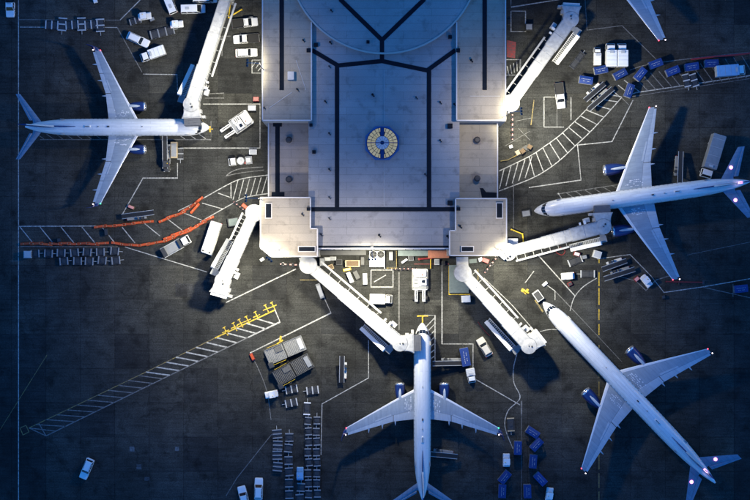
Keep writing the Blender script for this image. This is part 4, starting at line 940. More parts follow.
def mk_bus():
    t = thing('minibus'); L, hw = 7.4, 1.25
    MB().rbox(-L / 2, L / 2, hw, .4, 1.35, .3).build('lower_body', M['white'], t); MB().rbox(-L / 2 + .04, L / 2 - .06, hw - .03, 1.34, 2.35, .3).build('window_band', M['screen'], t)
    rf = MB().rbox(-L / 2, L / 2 - .1, hw, 2.34, 2.85, .3, .94, .05).build('roof', M['offwhite'], t)
    for x, w_ in ((-2.2, 1.1), (-.4, 1.0), (1.3, 1.0)): MB().rbox(x - .55, x + .55, w_ / 2, 2.84, 3.02, .12).build('roof_unit', M['lgrey'], rf)
    for s in (-1, 1):
        MB().box((L / 2 - .55, s * .75, 2.88), (.35, .5, .08)).build('roof_vent', M['dark'], rf); MB().box((L / 2 + .06, s * 1.35, 2.0), (.12, .2, .4)).build('mirror', M['dark'], t)
        MB().bbox(-L / 2 + .4, L / 2 - .9, s * .95 - .03, s * .95 + .03, 2.84, 2.9).build('roof_rail', M['grey'], rf)
    wheels(t, (-2.2, 2.3), hw - .12, .45, .28); lamps(t, L / 2, -L / 2, hw, .85); return t
def mk_service():
    """small service truck with a round tank"""
    t = thing('service_truck'); MB().bbox(-2.6, 2.5, -.7, .7, .5, .72).build('chassis', M['dark'], t)
    MB().rbox(1.0, 2.6, .85, .5, 1.15, .15).build('cab', M['white'], t); cabin(t, 1.02, 2.5, .82, 1.14, 1.95, .4, .05, True, 'white')
    MB().cyl((-.1, 0, .75), (-.1, 0, 1.9), .85, .8, 22).cyl((-.1, 0, 1.9), (-.1, 0, 2.02), .3, .25, 14).build('tank', M['lgrey'], t)
    MB().bbox(-2.6, -1.1, -.85, .85, .72, 1.25).build('pump_bay', M['grey'], t); MB().box((-1.0, .5, 1.3), (.3, .5, .3)).build('hose_reel', M['red'], t); MB().rbox(-2.3, -1.3, .5, 1.24, 1.6, .08).build('pump', M['offwhite'], t)
    wheels(t, (-1.7, 1.8), .72, .36, .24); lamps(t, 2.6, -2.6, .85); return t
def mk_cargoloader(mm='lgrey'):
    def f():
        t = thing('cargo_loader'); L, hw = 9.0, 1.65
        MB().bbox(-L / 2, L / 2, -hw, hw, .4, .9).build('chassis', M['dark'], t)
        for x0, x1, z in ((-L / 2, -.08, 1.5), (.08, L / 2 - .2, 2.2)):
            pf = MB().bbox(x0, x1, -hw, hw, z - .3, z).build('platform', M['grey' if mm == 'loader' else 'dark'], t); k = int((x1 - x0) / .34)
            for i in range(k): x = x0 + (i + .5) * (x1 - x0) / k; MB().cyl((x, -hw + .15, z + .03), (x, hw - .15, z + .03), .11, .11, 8).build('roller', M[mm], pf)
            for s in (-1, 1):
                MB().bbox(x0, x1, s * hw - .05, s * hw + .05, z, z + .22).build('guide_rail', M[mm], pf)
                for q in (x0 + .2, x1 - .2): MB().bar((q, s * hw * .9, .85), ((x0 + x1) / 2, s * hw * .9, z - .3), .12, .18).build('scissor_arm', M['grey'], pf)
        MB().rbox(L / 2 - 1.1, L / 2, .6, 2.0, 3.3, .1).build('operator_cab', M['dark'], t).location = (0, hw + .2, 0)
        MB().bbox(.3, 2.0, -hw * .9, -.2, 2.22, 2.5).build('loose_net', M['loader_dark'], t); MB().bbox(-4.2, -3.2, -1.2, 1.2, 1.52, 1.8).build('bridge_plate', M['lgrey' if mm == 'loader' else 'grey'], t)
        MB().bbox(-.4, .4, -hw * .8, hw * .8, .9, 1.18).build('power_unit', M['dark'], t)
        for s in (-1, 1): MB().bar((.4, s * (hw + .35), 3.1), (L / 2 - 1.1, s * (hw + .35), 3.1), .06, .06).build('handrail', M['yellow'], t)
        wheels(t, (-3.2, 3.2), hw - .2, .42, .3); return t
    return f
def mk_box(name, dx, dy, h, m, lid='lgrey'):
    def f():
        t = thing(name); MB().rbox(-dx / 2, dx / 2, dy / 2, .12, h, .06).build('casing', M[m], t)
        for s in (-1, 1): MB().bbox(-dx / 2 + .05, dx / 2 - .05, s * dy * .36 - .08, s * dy * .36 + .08, 0, .14).build('skid', M['dark'], t)
        MB().bbox(-dx * .4, dx * .4, -dy * .38, dy * .38, h - .01, h + .05).build('lid', M[lid], t); MB().box((dx / 2, 0, h * .55), (.04, dy * .7, h * .5)).build('louvre', M['dark'], t); return t
    return f
def mk_barricade():
    t = thing('barricade')
    MB().loft([[Vector((x, y, z)) for y, z in ((-.30, 0), (.30, 0), (.22, .45), (-.22, .45))] for x in (-1.42, 1.42)], True, False).build('body', M['orange'], t)
    for x in (-.7, .7): MB().box((x, 0, .47), (.10, .3, .04)).build('reflector', M['tan'], t)
    return t
def mk_guard(n, L):
    def f():
        t = thing('guard_rail'); MB().bbox(-L / 2, L / 2, -.13, .13, .75, .9).build('rail', M['pink'], t)
        for i in range(n):
            x = -L / 2 + (i + .5) * L / n
            p = MB().cyl((x, 0, 0), (x, 0, 1.05), .42, .34, 14).build('drum_post', M['black' if i % 2 else 'navy'], t); MB().cyl((x, 0, 1.04), (x, 0, 1.12), .34, .3, 12).build('cap', M['black'], p)
        return t
    return f
# ------------------------------------------------------------------ vehicles and equipment in place
def V(key, fn, label, cat, px, py, dx, dy, group=None, zref=1.0):
    j = cat in ('dolly', 'baggage cart')
    return place(key, fn, label, cat, px + j * random.uniform(-.7, .7), py + j * random.uniform(-.7, .7), ang(dx, dy) + j * random.uniform(-.10, .10), group, 0, zref)
GV = 'cars, vans and pickups parked by the west wing'
pk, su, va, tg, bl = mk_pickup(), mk_suv(), mk_van(), mk_tug(), mk_beltloader()
V('pickup', pk, 'white pickup with black bed facing the west wing, topmost of the three in a row', 'pickup', 245, 22.5, 1, -.10, GV)
V('pickup', pk, 'white pickup with black bed towards the west wing, middle of the three in a row', 'pickup', 246, 38.5, -1, .07, GV)
V('suv', su, 'white estate car facing the west wing below the two pickups', 'car', 246.5, 52.5, 1, -.04, GV)
V('van', va, 'white van parked crosswise left of the top of the western boarding bridge', 'van', 193, 8.7, 1, -.03, GV)
V('van', va, 'white van cut by the top edge beside the western boarding bridge', 'van', 205, -2, 1, 0, GV)
V('van', va, 'white van pointing up at the top edge left of the crosswise van', 'van', 169, 2, -.42, -1, GV)
V('suv2', mk_suv(L=5.2), 'white estate car tilted beside the faded diagonal line', 'car', 138, 39.5, 1, .46, GV)
V('boxvan', mk_boxtruck(5.6, 2.1, 2.3), 'white box truck parked below the tilted estate car', 'truck', 153, 54, -1, .36, GV)
V('tug', tg, 'white baggage tug pulling the dark flat trailer', 'tug', 176.5, 24, 1, -.1)
V('trailer', mk_dolly(5.4, 1.9, 'grey', 4), 'dark flat trailer hitched behind a white tug', 'trailer', 162, 32, 1, -.25)
V('tug', tg, 'white baggage tug with a small dark cart near the top left', 'tug', 144.5, 16, 1, -.15)
V('dolly_dark', mk_dolly(2.6, 1.4, 'grey', 3), 'small dark cart behind the white tug near the top left', 'cart', 135, 20.5, 1, -.3)
V('pickup', pk, 'pale pickup at the top left corner beyond the long white line', 'pickup', 10, 4, 0, 1)
V('bus', mk_bus, 'white minibus with roof vents parked beside the short western bridge', 'minibus', 211, 238, -.33, 1, zref=2.5)
V('flatbed', mk_boxtruck(6.8, 2.2, 2.5, 'white', 'white', .15, 1.8, True), 'white flatbed truck parked beside the orange barricades', 'truck', 176, 246, 1, -.56)
V('tractor', lambda: mk_tractor(), 'white towbarless aircraft tractor parked at an angle by the west wing', 'aircraft tractor', 236.5, 125, -1, .68)
V('tractor', lambda: mk_tractor(), 'white towbarless aircraft tractor facing down in front of the south wall', 'aircraft tractor', 420, 285, 0, 1)
V('service', lambda: mk_service(), 'small truck with a round grey tank and red bay near the west wing', 'service truck', 240.5, 161, -1, .10)
V('wbox', mk_box('equipment_box', 1.7, 1.1, 1.3, 'white'), 'white equipment box behind the towbarless tractor by the west wing', 'equipment box', 252, 108, 1, 0)
V('wbox', mk_box('equipment_box', 1.7, 1.1, 1.3, 'white'), 'white equipment box above the round tank truck', 'equipment box', 253, 152, 1, 0)
V('belt', bl, 'belt loader under the nose of the left airliner', 'belt loader', 166.5, 152, 0.02, -1)
V('gpu', mk_box('power_unit', 3.6, 1.5, 1.3, 'tan', 'grey'), 'tan ground power unit beside the belt loader at the left airliner', 'power unit', 174, 150, 0, 1)
V('dolly_dark', mk_dolly(2.6, 1.4, 'grey', 3), 'dark cart beside the tan power unit at the left airliner', 'cart', 180, 153.5, 0, 1)
V('tug_red', mk_tug('dark'), 'dark baggage tug at the foot of the belt loader by the left airliner', 'tug', 166.5, 165, 0, 1)
V('belt', bl, 'belt loader parked between the upper orange barricades and the white line', 'belt loader', 138.5, 215.5, 1, -.12)
V('belt_white', mk_beltloader(6.0, 'offwhite'), 'pale belt loader standing upright on the apron left of the long bridge', 'belt loader', 343, 369, .02, -1)
V('belt', bl, 'belt loader at the right side of the centre airliner behind its nose', 'belt loader', 449, 362, -1, 0)
V('belt', bl, 'belt loader near the tail of the centre airliner', 'belt loader', 441, 453.5, -1, -.13)
V('belt_white', mk_beltloader(6.0, 'offwhite'), 'belt loader left of its twin on the hatched eastern road', 'belt loader', 593.5, 91.5, -.76, .65)
V('belt', bl, 'belt loader right of its twin on the hatched eastern road', 'belt loader', 599.5, 98.5, -.76, .65)
V('belt', bl, 'belt loader at the rear door of the right airliner', 'belt loader', 678.5, 168, -.08, 1)
V('belt', bl, 'belt loader below the wing of the right airliner by the yellow dashed line', 'belt loader', 618.5, 273, -1, .30)
V('belt_white', mk_beltloader(6.0, 'offwhite'), 'pale belt loader just above its twin under the right airliner wing', 'belt loader', 613.5, 264, -1, .34)
V('smalltruck', mk_boxtruck(4.9, 2.2, 2.2, 'offwhite', 'offwhite', .05, 1.5), 'small pale truck parked in front of the south wall by the long bridge', 'truck', 381, 299, 1, .03)
V('pickup', pk, 'white pickup with a dark bed facing down below the north eastern bridge', 'pickup', 560, 95.5, .12, 1)
V('cartdark', mk_dolly(4.2, 1.4, 'dark', 3), 'long dark cart beside the north eastern bridge stair', 'cart', 577.5, 60, .62, -.8)
V('sbox', mk_boxtruck(3.9, 1.6, 2.0, 'white', 'white', .05, 1.2), 'small white truck left of the two paired box trucks', 'truck', 597, 56.5, 0, -1)
V('twinbox', mk_boxtruck(5.2, 2.3, 3.0, 'white', 'white', .1, 1.5), 'white box truck, left of the pair standing side by side', 'truck', 611.5, 54.5, 0, -1, 'paired white box trucks', 2.5)
V('twinbox2', mk_boxtruck(5.2, 2.3, 3.0, 'white', 'white', .1, 1.5), 'white box truck, right of the pair standing side by side', 'truck', 622.8, 54.5, 0, -1, 'paired white box trucks', 2.5)
V('shade_blue_truck', mk_boxtruck(6.6, 2.4, 2.9, 'lblue', 'white', .1, 1.6), 'white box truck coloured shade blue on the hatched road near the right edge', 'truck', 731.5, 70, 1, -.08, None, 2.5)  # a white truck; its bluish shade is put into the box colour
V('catering', mk_boxtruck(9.6, 2.9, 3.6, 'grey', 'white', .2, 1.8), 'long grey catering truck backed towards the tail of the right airliner', 'catering truck', 713.5, 156, -.30, 1, None, 3)
GB = 'blue covered baggage carts'
bc = mk_bagcart()
for x, y, a, lab in ((586, 80, -10, 'leftmost blue baggage cart, below the small white truck'), (600.5, 70, 9, 'blue baggage cart directly under the small white truck'), (620, 74, 28, 'blue baggage cart below the paired box trucks'),
        (640, 74.5, 50, 'blue baggage cart on the hatched road right of the paired trucks'), (630, 90, 66, 'steeply turned blue baggage cart on the lower edge of the hatched road'), (656, 64, 20, 'blue baggage cart on the upper edge of the hatched road at the faded line end'),
        (673, 70.5, 22, 'blue baggage cart in the middle of the hatched road'), (692, 66, 8, 'blue baggage cart where the red barrier line begins'), (712, 62.5, 5, 'blue baggage cart just left of the shade blue truck'),
        (741, 289, 3, 'lone blue baggage cart at the right edge below the right airliner'),
        (518.5, 447.5, 90, 'upright blue baggage cart beside the curved white line'), (533.5, 433, -32, 'blue baggage cart at the head of the bent train, lower right centre'), (537.5, 445, 48, 'second blue baggage cart of the bent train, lower right centre'),
        (533, 462, 88, 'third blue baggage cart of the bent train, lower right centre'), (541, 479, -52, 'fourth blue baggage cart of the bent train, above a pale tug'), (527.5, 492, 88, 'blue baggage cart at the bottom edge between two tugs'),
        (505, 478, 55, 'blue baggage cart just below the white tug near the centre airliner tail'), (502, 491, 86, 'lowest blue baggage cart left of the others at the bottom edge')):
    V('bagcart', bc, lab, 'baggage cart', x, y, math.cos(R(a)), -math.sin(R(a)), GB, 1.9)
for k in range(2): V('dolly', mk_dolly(), ('dark dolly with pale bars on the hatched road, left of two', 'dark dolly with pale bars on the hatched road, right of two')[k], 'dolly', 687 + k * 7, 80, .3, 1, 'dollies on the hatched road')
V('bluebox', mk_boxtruck(3.2, 1.9, 2.0, 'offwhite', 'white', .05, 1.5), 'small white tow truck pulling a blue cart right of the centre airliner', 'truck', 471, 375.5, .18, 1)
V('bagcart_big', mk_bagcart(), 'blue covered cart hitched to the small white tow truck', 'baggage cart', 465.5, 357, -.26, -1, GB, 1.9).scale = (1.35, 1.15, 1.05)
V('suv_beige', mk_suv('beige_car', 4.4), 'beige car parked alone right of the centre airliner nose', 'car', 484.5, 347, -.6, -1)
V('cartframe', mk_dolly(3.0, 1.6, 'tan', 2), 'dark cart with a tan frame by the tip of the centre airliner wing', 'cart', 511, 425, .05, 1)
V('tug', tg, 'white tug below the right wing tip of the centre airliner', 'tug', 506.5, 460.5, 0, -1)
V('tug', tg, 'pale tug at the bottom edge at the end of the bent cart train', 'tug', 549.5, 494.5, .15, -1)
V('dolly_dark2', mk_dolly(3.2, 1.6, 'lgrey', 2), 'dark cart with pale rim under the eastern bridge stair', 'cart', 575.5, 261, 1, -.4)
V('tug', tg, 'white tug with a cart left of the yellow dashed line', 'tug', 568, 276, -1, .1)
V('dolly_rim', mk_dolly(3.2, 1.6, 'lgrey', 2), 'pale rimmed cart behind the tug by the yellow dashed line', 'cart', 588, 274, -1, 0)
V('tug', tg, 'pale tug inside the white diamond under the right airliner wing tip', 'tug', 646.5, 281, .6, .75)
V('gpu_white', mk_box('power_unit', 1.8, 1.6, 1.6, 'offwhite'), 'white power unit below the eastern bridge stair', 'power unit', 597, 254.5, 1, .3)
V('suv', su, 'white car at the bottom left alone on the dark apron', 'car', 86.5, 469, -.42, 1)
V('suv', su, 'white car at the bottom edge, right of two side by side', 'car', 258.5, 489, .03, -1)
V('suv', su, 'white car at the bottom edge, left of two side by side', 'car', 243.5, 497, -.25, -1)
V('loader_pale', mk_cargoloader('loader'), 'large pale grey cargo loader with ribbed roller decks, upper of two', 'cargo loader', 285, 350, -1, .42)
V('loader_dark', mk_cargoloader('loader_dark'), 'large dark cargo loader parked below the pale one', 'cargo loader', 293, 369.5, -1, .55)
V('tug', tg, 'white tug left of the dollies below the cargo loaders', 'tug', 271.5, 394.5, -1, .2)
GD = 'empty dollies on the apron'
d3 = mk_dolly(2.7, 1.7, 'lgrey', 3)
for x, y, lab in ((291, 389, 'empty dolly with pale bars right below the dark cargo loader'), (313, 390, 'empty dolly with pale bars standing apart right of two others'), (291, 403, 'empty dolly with pale bars, lower of two by the white tug')): V('dolly3', d3, lab, 'dolly', x, y, -1, .12, GD, .5)
V('dolly_white', mk_dolly(2.8, 1.5, 'white', 2), 'white framed dolly at the head of the right dolly columns', 'dolly', 307, 409, 0, -1, GD, .5)
dn = mk_dolly(1.75, 1.5, 'grey', 2); dw = mk_dolly(2.0, 2.1, 'grey', 3)
for i in range(8):
    for j, x in enumerate((308.5, 317)):
        V('dollyn', dn, ORD[i] + ' empty dolly from the top in the ' + ('left', 'right')[j] + ' of the two paired columns', 'dolly', x, 421 + i * 10.4, 0, -1, GD, .5)
for i in range(4): V('dollyw', dw, ORD[i] + ' wide dark dolly from the top in the short left column', 'dolly', 277.5, 434 + i * 10.8, 0, -1, GD, .5)
for i in range(6): V('dollyn2', mk_dolly(1.9, 1.8, 'grey', 2), ORD[i] + ' dark dolly from the top in the column right of the short one', 'dolly', 289, 437 + i * 11.5, 0, -1, GD, .5)
V('tug_blue', mk_tug('lblue'), 'pale blue tug heading the column of dollies at the bottom', 'tug', 300, 474, 0, -1)
for i in range(2): V('dollyn2', None, ('dark dolly right behind the pale blue tug', 'dark dolly at the bottom edge behind the pale blue tug')[i], 'dolly', 300.5, 488 + i * 10, 0, -1, GD, .5)
db = mk_dolly(1.9, 1.7, 'grey', 2)
for i in range(7): V('dollyu', db, ORD[i] + ' framed dolly from the left in the upper row under the orange barricades', 'dolly', 35 + i * 13.2, 253.8 - i * .45, 1, 0, GD, .5)
for i in range(5): V('dollyu', db, ORD[i] + ' framed dolly from the left in the lower row under the orange barricades', 'dolly', 64 + i * 12.9, 261, 1, 0, GD, .5)
V('wbox2', mk_box('equipment_box', 1.7, 1.6, 1.2, 'lgrey'), 'pale square box at the left end of the dolly rows', 'equipment box', 27.5, 254.5, 1, 0)
ddk = mk_dolly(2.9, 1.9, 'lgrey', 3)
for i in range(6): V('dollyt', ddk, ORD[i] + ' dark dolly from the left in the row near the top left', 'dolly', 52.5 + i * 9.6, 24.6, 0 if i % 2 else 1, 1 if i % 2 else 0, GD, .5)
# barricades along the closed service road
def chain(pts, n, lab, jit=.10):
    for i in range(n):
        t = (i + .5) / n; a, b = lerp(pts, max(t - .02, 0)), lerp(pts, min(t + .02, 1)); c = lerp(pts, t)
        j = random.uniform(-jit, jit); dx, dy = b[0] - a[0], b[1] - a[1]
        V('barricade', mk_barricade, lab if n == 1 else lab.replace('low orange barricade', ORD[i] + ' low orange barricade from the left'), 'barricade', c[0] + random.uniform(-.4, .4), c[1] + random.uniform(-.6, .6), dx * math.cos(j) - dy * math.sin(j), dx * math.sin(j) + dy * math.cos(j), 'orange barricades along the service road', .3)
chain(smoothpts([(96, 226.5), (125, 224.5), (152, 221)]), 6, 'low orange barricade in the upper run beside the parked belt loader')
chain(smoothpts([(161, 220.5), (180, 213), (190, 207)]), 4, 'low orange barricade in the upper run right of the gap')
chain([(190, 208), (200, 199)], 2, 'low orange barricade in the steep end of the upper run'); chain([(192, 211), (198, 205)], 1, 'low orange barricade leaning beside the steep end of the upper run')
chain(smoothpts([(113, 243.5), (140, 245), (165, 240.5), (190, 229.5), (212, 217.5)]), 12, 'low orange barricade in the lower curved run above the flatbed truck')
chain([(165, 239.5), (190, 228)], 3, 'low orange barricade doubled behind the lower curved run')
chain([(22, 244), (107, 243.5)], 9, 'low orange barricade in the dim lower run at the left edge')
mr_ = MB(); pts = [P(x, y) for x, y in ((691, 59.5), (712, 57), (735, 55), (760, 52))]
for a, b in zip(pts, pts[1:]): mr_.bar(a + Vector((0, 0, .2)), b + Vector((0, 0, .2)), .35, .4)
tag(mr_.build('barrier_line', M['red']), 'red barrier run along the hatched road at the right edge', 'barrier')
tb = thing('tow_bar', 'dark red tow bar lying under the right airliner wing tip', 'tow bar', P(684, 282), ang(1, .02))
MB().cyl((-4.1, 0, .3), (4.1, 0, .3), .13, .13, 10).build('tube', M['red'], tb); MB().cyl((-1.2, -.6, .3), (-1.2, .6, .3), .08, .08, 8).build('axle', M['dark'], tb)
for s in (-1, 1): MB().cyl((-1.2, s * .6 - .08, .3), (-1.2, s * .6 + .08, .3), .3, .3, 14).build('wheel', M['black'], tb)
MB().box((4.2, 0, .3), (.5, .9, .2)).build('head', M['dark'], tb)
# striped guards in front of the terminal
for n, L, x, y, dx, dy, lab in ((6, 5.6, 404, 268.8, 1, 0, 'row of dark and red drums below the fan unit at the south wall'), (4, 4.6, 290.5, 264.5, 1, 0.05, 'row of dark and red drums under the south west block corner'),
        (5, 5.6, 512.5, 127, 0, 1, 'upright row of dark and red drums beside the east wing'), (5, 4.8, 491.5, 264, .8, -1, 'slanted row of dark and red drums under the south east block'), (5, 4.4, 241.5, 208, 1, .8, 'slanted row of dark and red drums beside the short western bridge')):
    V('guard%d%.1f' % (n, L), mk_guard(n, L), lab, 'guard rail', x, y, dx, dy, None, .9)
# plant and boxes at the south wall
def mk_condenser():
    t = thing('condenser_unit'); MB().rbox(-1.7, 1.7, 1.75, .25, 2.7, .05).build('casing', M['white'], t)
    for s in (-1, 1):
        f = MB().cyl((s * .83, 1.0, 2.69), (s * .83, 1.0, 2.9), .84, .84, 26).build('fan_ring', M['lgrey'], t)
        MB().cyl((s * .83, 1.0, 2.9), (s * .83, 1.0, 2.91), .77, .77, 26).build('fan_well', M['black'], f)
        m = MB()
        for q in range(6): a = q * math.pi / 3; m.bar((s * .83, 1.0, 2.93), (s * .83 + .7 * math.cos(a), 1.0 + .7 * math.sin(a), 2.95), .10, .03)
        m.cyl((s * .83, 1.0, 2.9), (s * .83, 1.0, 3.0), .14, .12, 12).build('fan_blades', M['dark'], f)
        MB().bbox(s * 1.3 - .3, s * 1.3 + .3, -1.72, -1.3, 0, .25).build('foot', M['dark'], t)
    MB().bbox(-.03, .03, -1.7, .2, 2.70, 2.74).build('seam', M['lgrey'], t); MB().box((0, -1.76, 1.4), (2.8, .04, 1.6)).build('louvre', M['grey'], t); return t
V('condenser', mk_condenser, 'white condenser unit with two round fans against the south wall', 'condenser', 377, 259, 1, 0, None, 2.7)
V('generator', mk_box('generator', 3.3, 1.5, 1.7, 'tan', 'brown'), 'tan generator on the ground left of the fan unit', 'generator', 352.5, 263.5, 1, 0, None, 1.6)
V('wcab', mk_box('equipment_cabinet', 2.4, .9, 1.4, 'white', 'white'), 'white cabinet tilted on the ground beside the long bridge', 'cabinet', 350, 277.5, .42, 1, None, 1.3)
V('gcab', mk_box('equipment_cabinet', 2.5, 1.0, 1.4, 'lgrey', 'lgrey'), 'grey cabinet standing upright right of the tilted white one', 'cabinet', 365, 279, .04, 1, None, 1.3)
V('dcab', mk_box('equipment_cabinet', 2.2, 1.2, .9, 'black', 'dark'), 'black crate between the white and grey cabinets', 'crate', 356.5, 275, .5, 1, None, .9)
V('dcab2', mk_box('equipment_cabinet', 1.4, 1.4, 1.2, 'dark', 'black'), 'dark cabinet left of the tan generator', 'cabinet', 339, 262, 1, 0, None, 1.2)
V('dcab3', mk_box('equipment_cabinet', .9, 2.2, 1.6, 'black', 'dark'), 'narrow black cabinet between generator and fan unit', 'cabinet', 362.5, 261, 1, 0, None, 1.5)
V('wcase', mk_box('equipment_case', 2.0, 1.5, 1.3, 'white', 'white'), 'white case by the yellow bay line under the south eastern bridge', 'case', 466, 299, 1, -.05, None, 1.2)
V('wcase2', mk_box('equipment_case', 2.2, 1.8, 2.0, 'white', 'white'), 'white plant box in the corner above the eastern bridge', 'plant box', 513, 242.5, 1, 0, None, 2)
V('dpatch', mk_box('equipment_cabinet', 1.6, 1.5, 1.3, 'dark', 'grey'), 'dark cabinet beside the white painted rectangle near the east wing', 'cabinet', 529, 27, 1, 0)
def frame_rail(name, label, cat, pts, z, m, r=.06, post=True):
    t = thing(name, label, cat, P(*pts[0])); o = Vector(t.location); ps = [P(*p) - o for p in pts]
    for a, b in zip(ps, ps[1:]): MB().cyl(a + Vector((0, 0, z)), b + Vector((0, 0, z)), r, r, 8).cyl(a + Vector((0, 0, z / 2)), b + Vector((0, 0, z / 2)), r * .8, r * .8, 8).build('rail', M[m], t)
    for p in ps: MB().cyl(p, p + Vector((0, 0, z + .05)), r * 1.3, r * 1.3, 8).build('post', M[m], t)
frame_rail('pipe_rail', 'yellow pipe rail right of the fan unit at the south wall', 'pipe rail', [(387, 268), (396.5, 268), (396.5, 251.5)], 1.1, 'dull_yellow', .09)
frame_rail('pipe_rail', 'pale pipe rail close beside the fan unit', 'pipe rail', [(384.5, 268), (384.5, 252)], 1.1, 'offwhite', .09)
frame_rail('pipe_rail', 'yellow pipe rail bent round the corner above the eastern bridge', 'pipe rail', [(511, 229.5), (522, 234), (523, 242)], 1.2, 'yellow', .13)
frame_rail('pipe_rail', 'red standpipe rail against the south wall under the canopy', 'pipe rail', [(419, 259), (431, 258)], 1.0, 'red', .22)
frame_rail('pipe_rail', 'yellow rail at the bay right of the red standpipe', 'pipe rail', [(430.5, 268), (430.5, 259)], 1.0, 'yellow', .09)
frame_rail('pipe_rail', 'yellow rail round the top of the western boarding bridge', 'pipe rail', [(231, 3), (229, 18), (242, 10)], 1.1, 'yellow', .10)
frame_rail('pipe_rail', 'yellow curved rail round the cardboard load by the east wing', 'pipe rail', [(501, 161), (508, 160), (532, 147)], .5, 'dull_yellow', .10)
V('red_cab', mk_box('fire_cabinet', 1.6, 1.0, 1.3, 'red', 'red'), 'red fire cabinet under the south east block', 'fire cabinet', 485.5, 260.5, 1, .4)
V('red_cab2', mk_box('fire_cabinet', 1.3, 1.0, 1.2, 'red', 'red'), 'red fire cabinet at the west wing wall below the parked cars', 'fire cabinet', 256, 99, 1, 0)
V('red_cab3', mk_box('fire_cabinet', 1.6, .8, 1.2, 'orange', 'orange'), 'orange cabinet beside the slanted drums at the short western bridge', 'cabinet', 245, 206.5, 1, .8)
V('deckplat', mk_box('platform', 4.4, 6.2, .5, 'green', 'green'), 'low green grey platform under the south eastern bridge', 'platform', 459, 279, 1, 0, None, .4)
V('gcrate', mk_box('equipment_crate', 1.9, 2.6, 1.2, 'dark', 'green'), 'dark crate left of the rotunda of the short western bridge', 'crate', 233.5, 222, .15, 1)
def mk_pile():
    t = thing('pallet_cart'); MB().bbox(-2.0, 2.0, -.65, .65, .35, .5).build('deck', M['dark'], t)
    for i, (x, y, a, h, m) in enumerate(((-1.4, .1, .9, .7, 'tan'), (-.3, -.1, 1.0, .9, 'brown'), (.7, .15, .8, .6, 'dark'), (1.5, -.05, .9, 1.0, 'brown'))): MB().box((x, y, .5 + h / 2), (a, 1.0, h), .2 * i).build('carton', M[m], t)
    wheels(t, (-1.4, 1.4), .5, .2, .14); return t
V('pile', mk_pile, 'cart loaded with brown cartons beside the east wing', 'pallet cart', 523.5, 150, 1, -.55)
V('smallw', mk_box('equipment_case', .8, .7, .8, 'white', 'white'), 'small white case beside the carton cart', 'case', 511, 146.5, 1, -.3)
def mk_chock_stand():
    t = thing('stand_sign'); MB().box((0, 0, .05), (1.3, .6, .1)).build('base', M['yellow'], t); MB().cyl((0, 0, .1), (0, 0, 1.2), .06, .06, 8).build('post', M['yellow'], t); MB().box((0, 0, 1.1), (.9, .12, .6)).build('panel', M['yellow'], t); return t
V('stand_sign', mk_chock_stand, 'yellow stand sign ahead of the diagonal airliner nose', 'stand sign', 524.5, 291, 1, .6)
V('gpu_n', mk_box('power_unit', 2.4, 1.7, 1.4, 'lgrey', 'dark'), 'grey tow unit at the nose of the diagonal airliner', 'tow unit', 538, 296, .7, 1)
V('gpu_n2', mk_box('power_unit', 2.0, 1.5, 1.3, 'dark', 'grey'), 'dark tow unit at the nose of the right airliner', 'tow unit', 526, 213.5, 1, -.15)
V('hydrant', mk_box('hydrant_cart', 1.6, .7, .7, 'red', 'orange'), 'small red cart at the corner of the white line by the cargo loaders', 'hydrant cart', 252, 357, .5, 1)
V('bot_w', mk_box('equipment_case', .9, .8, .8, 'white', 'white'), 'small white case at the top edge left of centre line', 'case', 95, 0.5, 1, -.3)

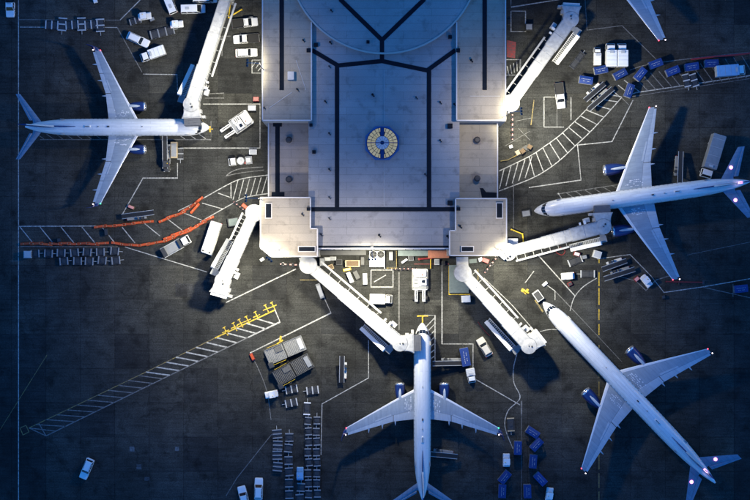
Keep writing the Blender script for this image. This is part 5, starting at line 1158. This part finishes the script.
# smaller clutter along the south wall and round the stands
for i, (x, y, a, b, h, m, l, rz, lab, cat) in enumerate(((322, 262, 1.2, 2.0, 1.6, 'dark', 'grey', 0, 'dark switch cabinet beside the long bridge at the south wall', 'cabinet'), (327, 259, 1.6, .9, 1.1, 'grey', 'lgrey', 0, 'grey locker under the dark canopy', 'locker'),
        (333, 258.5, 1.4, .8, 1.2, 'lgrey', 'grey', 0, 'pale locker under the dark canopy', 'locker'), (331, 267, 1.1, 1.1, .8, 'tan', 'brown', .4, 'small tan crate left of the generator', 'crate'), (347, 269.5, 1.8, .6, .5, 'yellow', 'tan', .2, 'yellow chock box below the generator', 'chock box'),
        (391, 256, 1.0, 2.2, 1.4, 'dark', 'grey', 0, 'dark pump cabinet inside the yellow pipe rail', 'cabinet'), (404.5, 261, 1.5, .5, 1.0, 'white', 'white', .6, 'small white board leaning near the drums at the south wall', 'board'), (411, 258, 1.2, 1.2, .9, 'grey', 'dark', .1, 'grey bin against the south wall left of the red standpipe', 'bin'),
        (437, 262, 1.1, 1.3, 1.2, 'lgrey', 'grey', 0, 'pale cabinet under the canopy coloured as orange lamplight', 'cabinet'), (443.5, 263, .8, 1.0, 1.0, 'dark', 'black', 0, 'dark cabinet under the canopy coloured as orange lamplight', 'cabinet'), (473, 261, 2.0, 1.1, .9, 'dark', 'green', .1, 'dark bin beside the south eastern rotunda', 'bin'),
        (480.5, 259.5, .9, .9, 1.1, 'white', 'white', .3, 'small white bin beside the red fire cabinet', 'bin'), (570, 284, 1.0, .8, .8, 'red', 'dark', .5, 'small red cart below the tug by the yellow dashed line', 'cart'), (577, 254, 1.4, .9, .9, 'red', 'offwhite', -.3, 'red and white cart under the eastern bridge stair', 'cart'),
        (584.5, 257, 1.2, 1.0, .9, 'black', 'grey', .2, 'black bin right of the red and white cart', 'bin'), (637, 279, 1.2, .9, .8, 'red', 'pink', .7, 'small red cart beside the diamond marking', 'cart'), (663.5, 297, .8, .8, .7, 'black', 'dark', .2, 'black bin at the corner of the long white line', 'bin'),
        (131, 207, 1.6, .7, .5, 'brown', 'pink', -.4, 'brown pallet above the parked belt loader', 'pallet'), (106, 232, .8, 1.6, .9, 'black', 'dark', .1, 'black bin between the two orange runs', 'bin'), (59, 240, .9, .9, .8, 'black', 'dark', .1, 'black bin against the dim orange run', 'bin'),
        (251, 18, 1.0, .8, .9, 'dark', 'grey', 0, 'dark bin behind the topmost pickup', 'bin'), (509, 22, .7, 1.2, .9, 'dark', 'black', 0, 'dark bin at the east wing wall', 'bin'), (545, 284, 1.3, .7, .7, 'lgrey', 'offwhite', .7, 'pale case right of the yellow stand sign', 'case'),
        (152, 19, 1.2, .9, .6, 'dark', 'grey', .4, 'dark crate right of the upper tug', 'crate'), (262, 259.5, 1.0, .7, .9, 'lgrey', 'grey', .6, 'pale box below the chamfered corner', 'box'), (320, 291, 1.0, 3.4, 1.0, 'grey', 'lgrey', .35, 'grey step frame beside the long bridge', 'steps'))):
    V('clutter%d' % i, mk_box(cat.replace(' ', '_'), a, b, h, m, l), lab, cat, x, y, math.cos(rz), -math.sin(rz), None, h)
def hose(label, pts, m, r=.07):
    q = [P(*p) + Vector((0, 0, r)) for p in smoothpts(pts, 5)]; mb = MB()
    for a, b in zip(q, q[1:]): mb.cyl(a, b, r, r, 6)
    tag(mb.build('hose', M[m]), label, 'hose')
hose('black hose curling from the long bridge to the centre airliner nose', [(402, 350), (404, 358), (410, 356), (416, 350)], 'black', .10)
hose('yellow hose from the western bridge to the left airliner', [(194, 112), (201, 118), (203, 124), (198, 132)], 'dull_yellow', .08)
hose('black hose trailing under the eastern bridge cab', [(612, 226), (618, 222), (622, 214), (620, 208)], 'black', .10)
hose('red hose coiled below the eastern bridge', [(560, 247), (565, 251), (562, 255), (556, 252), (559, 248)], 'red', .08)
hose('red hose lying on the apron below the beige car', [(478, 322), (484, 330), (490, 336)], 'red', .06)
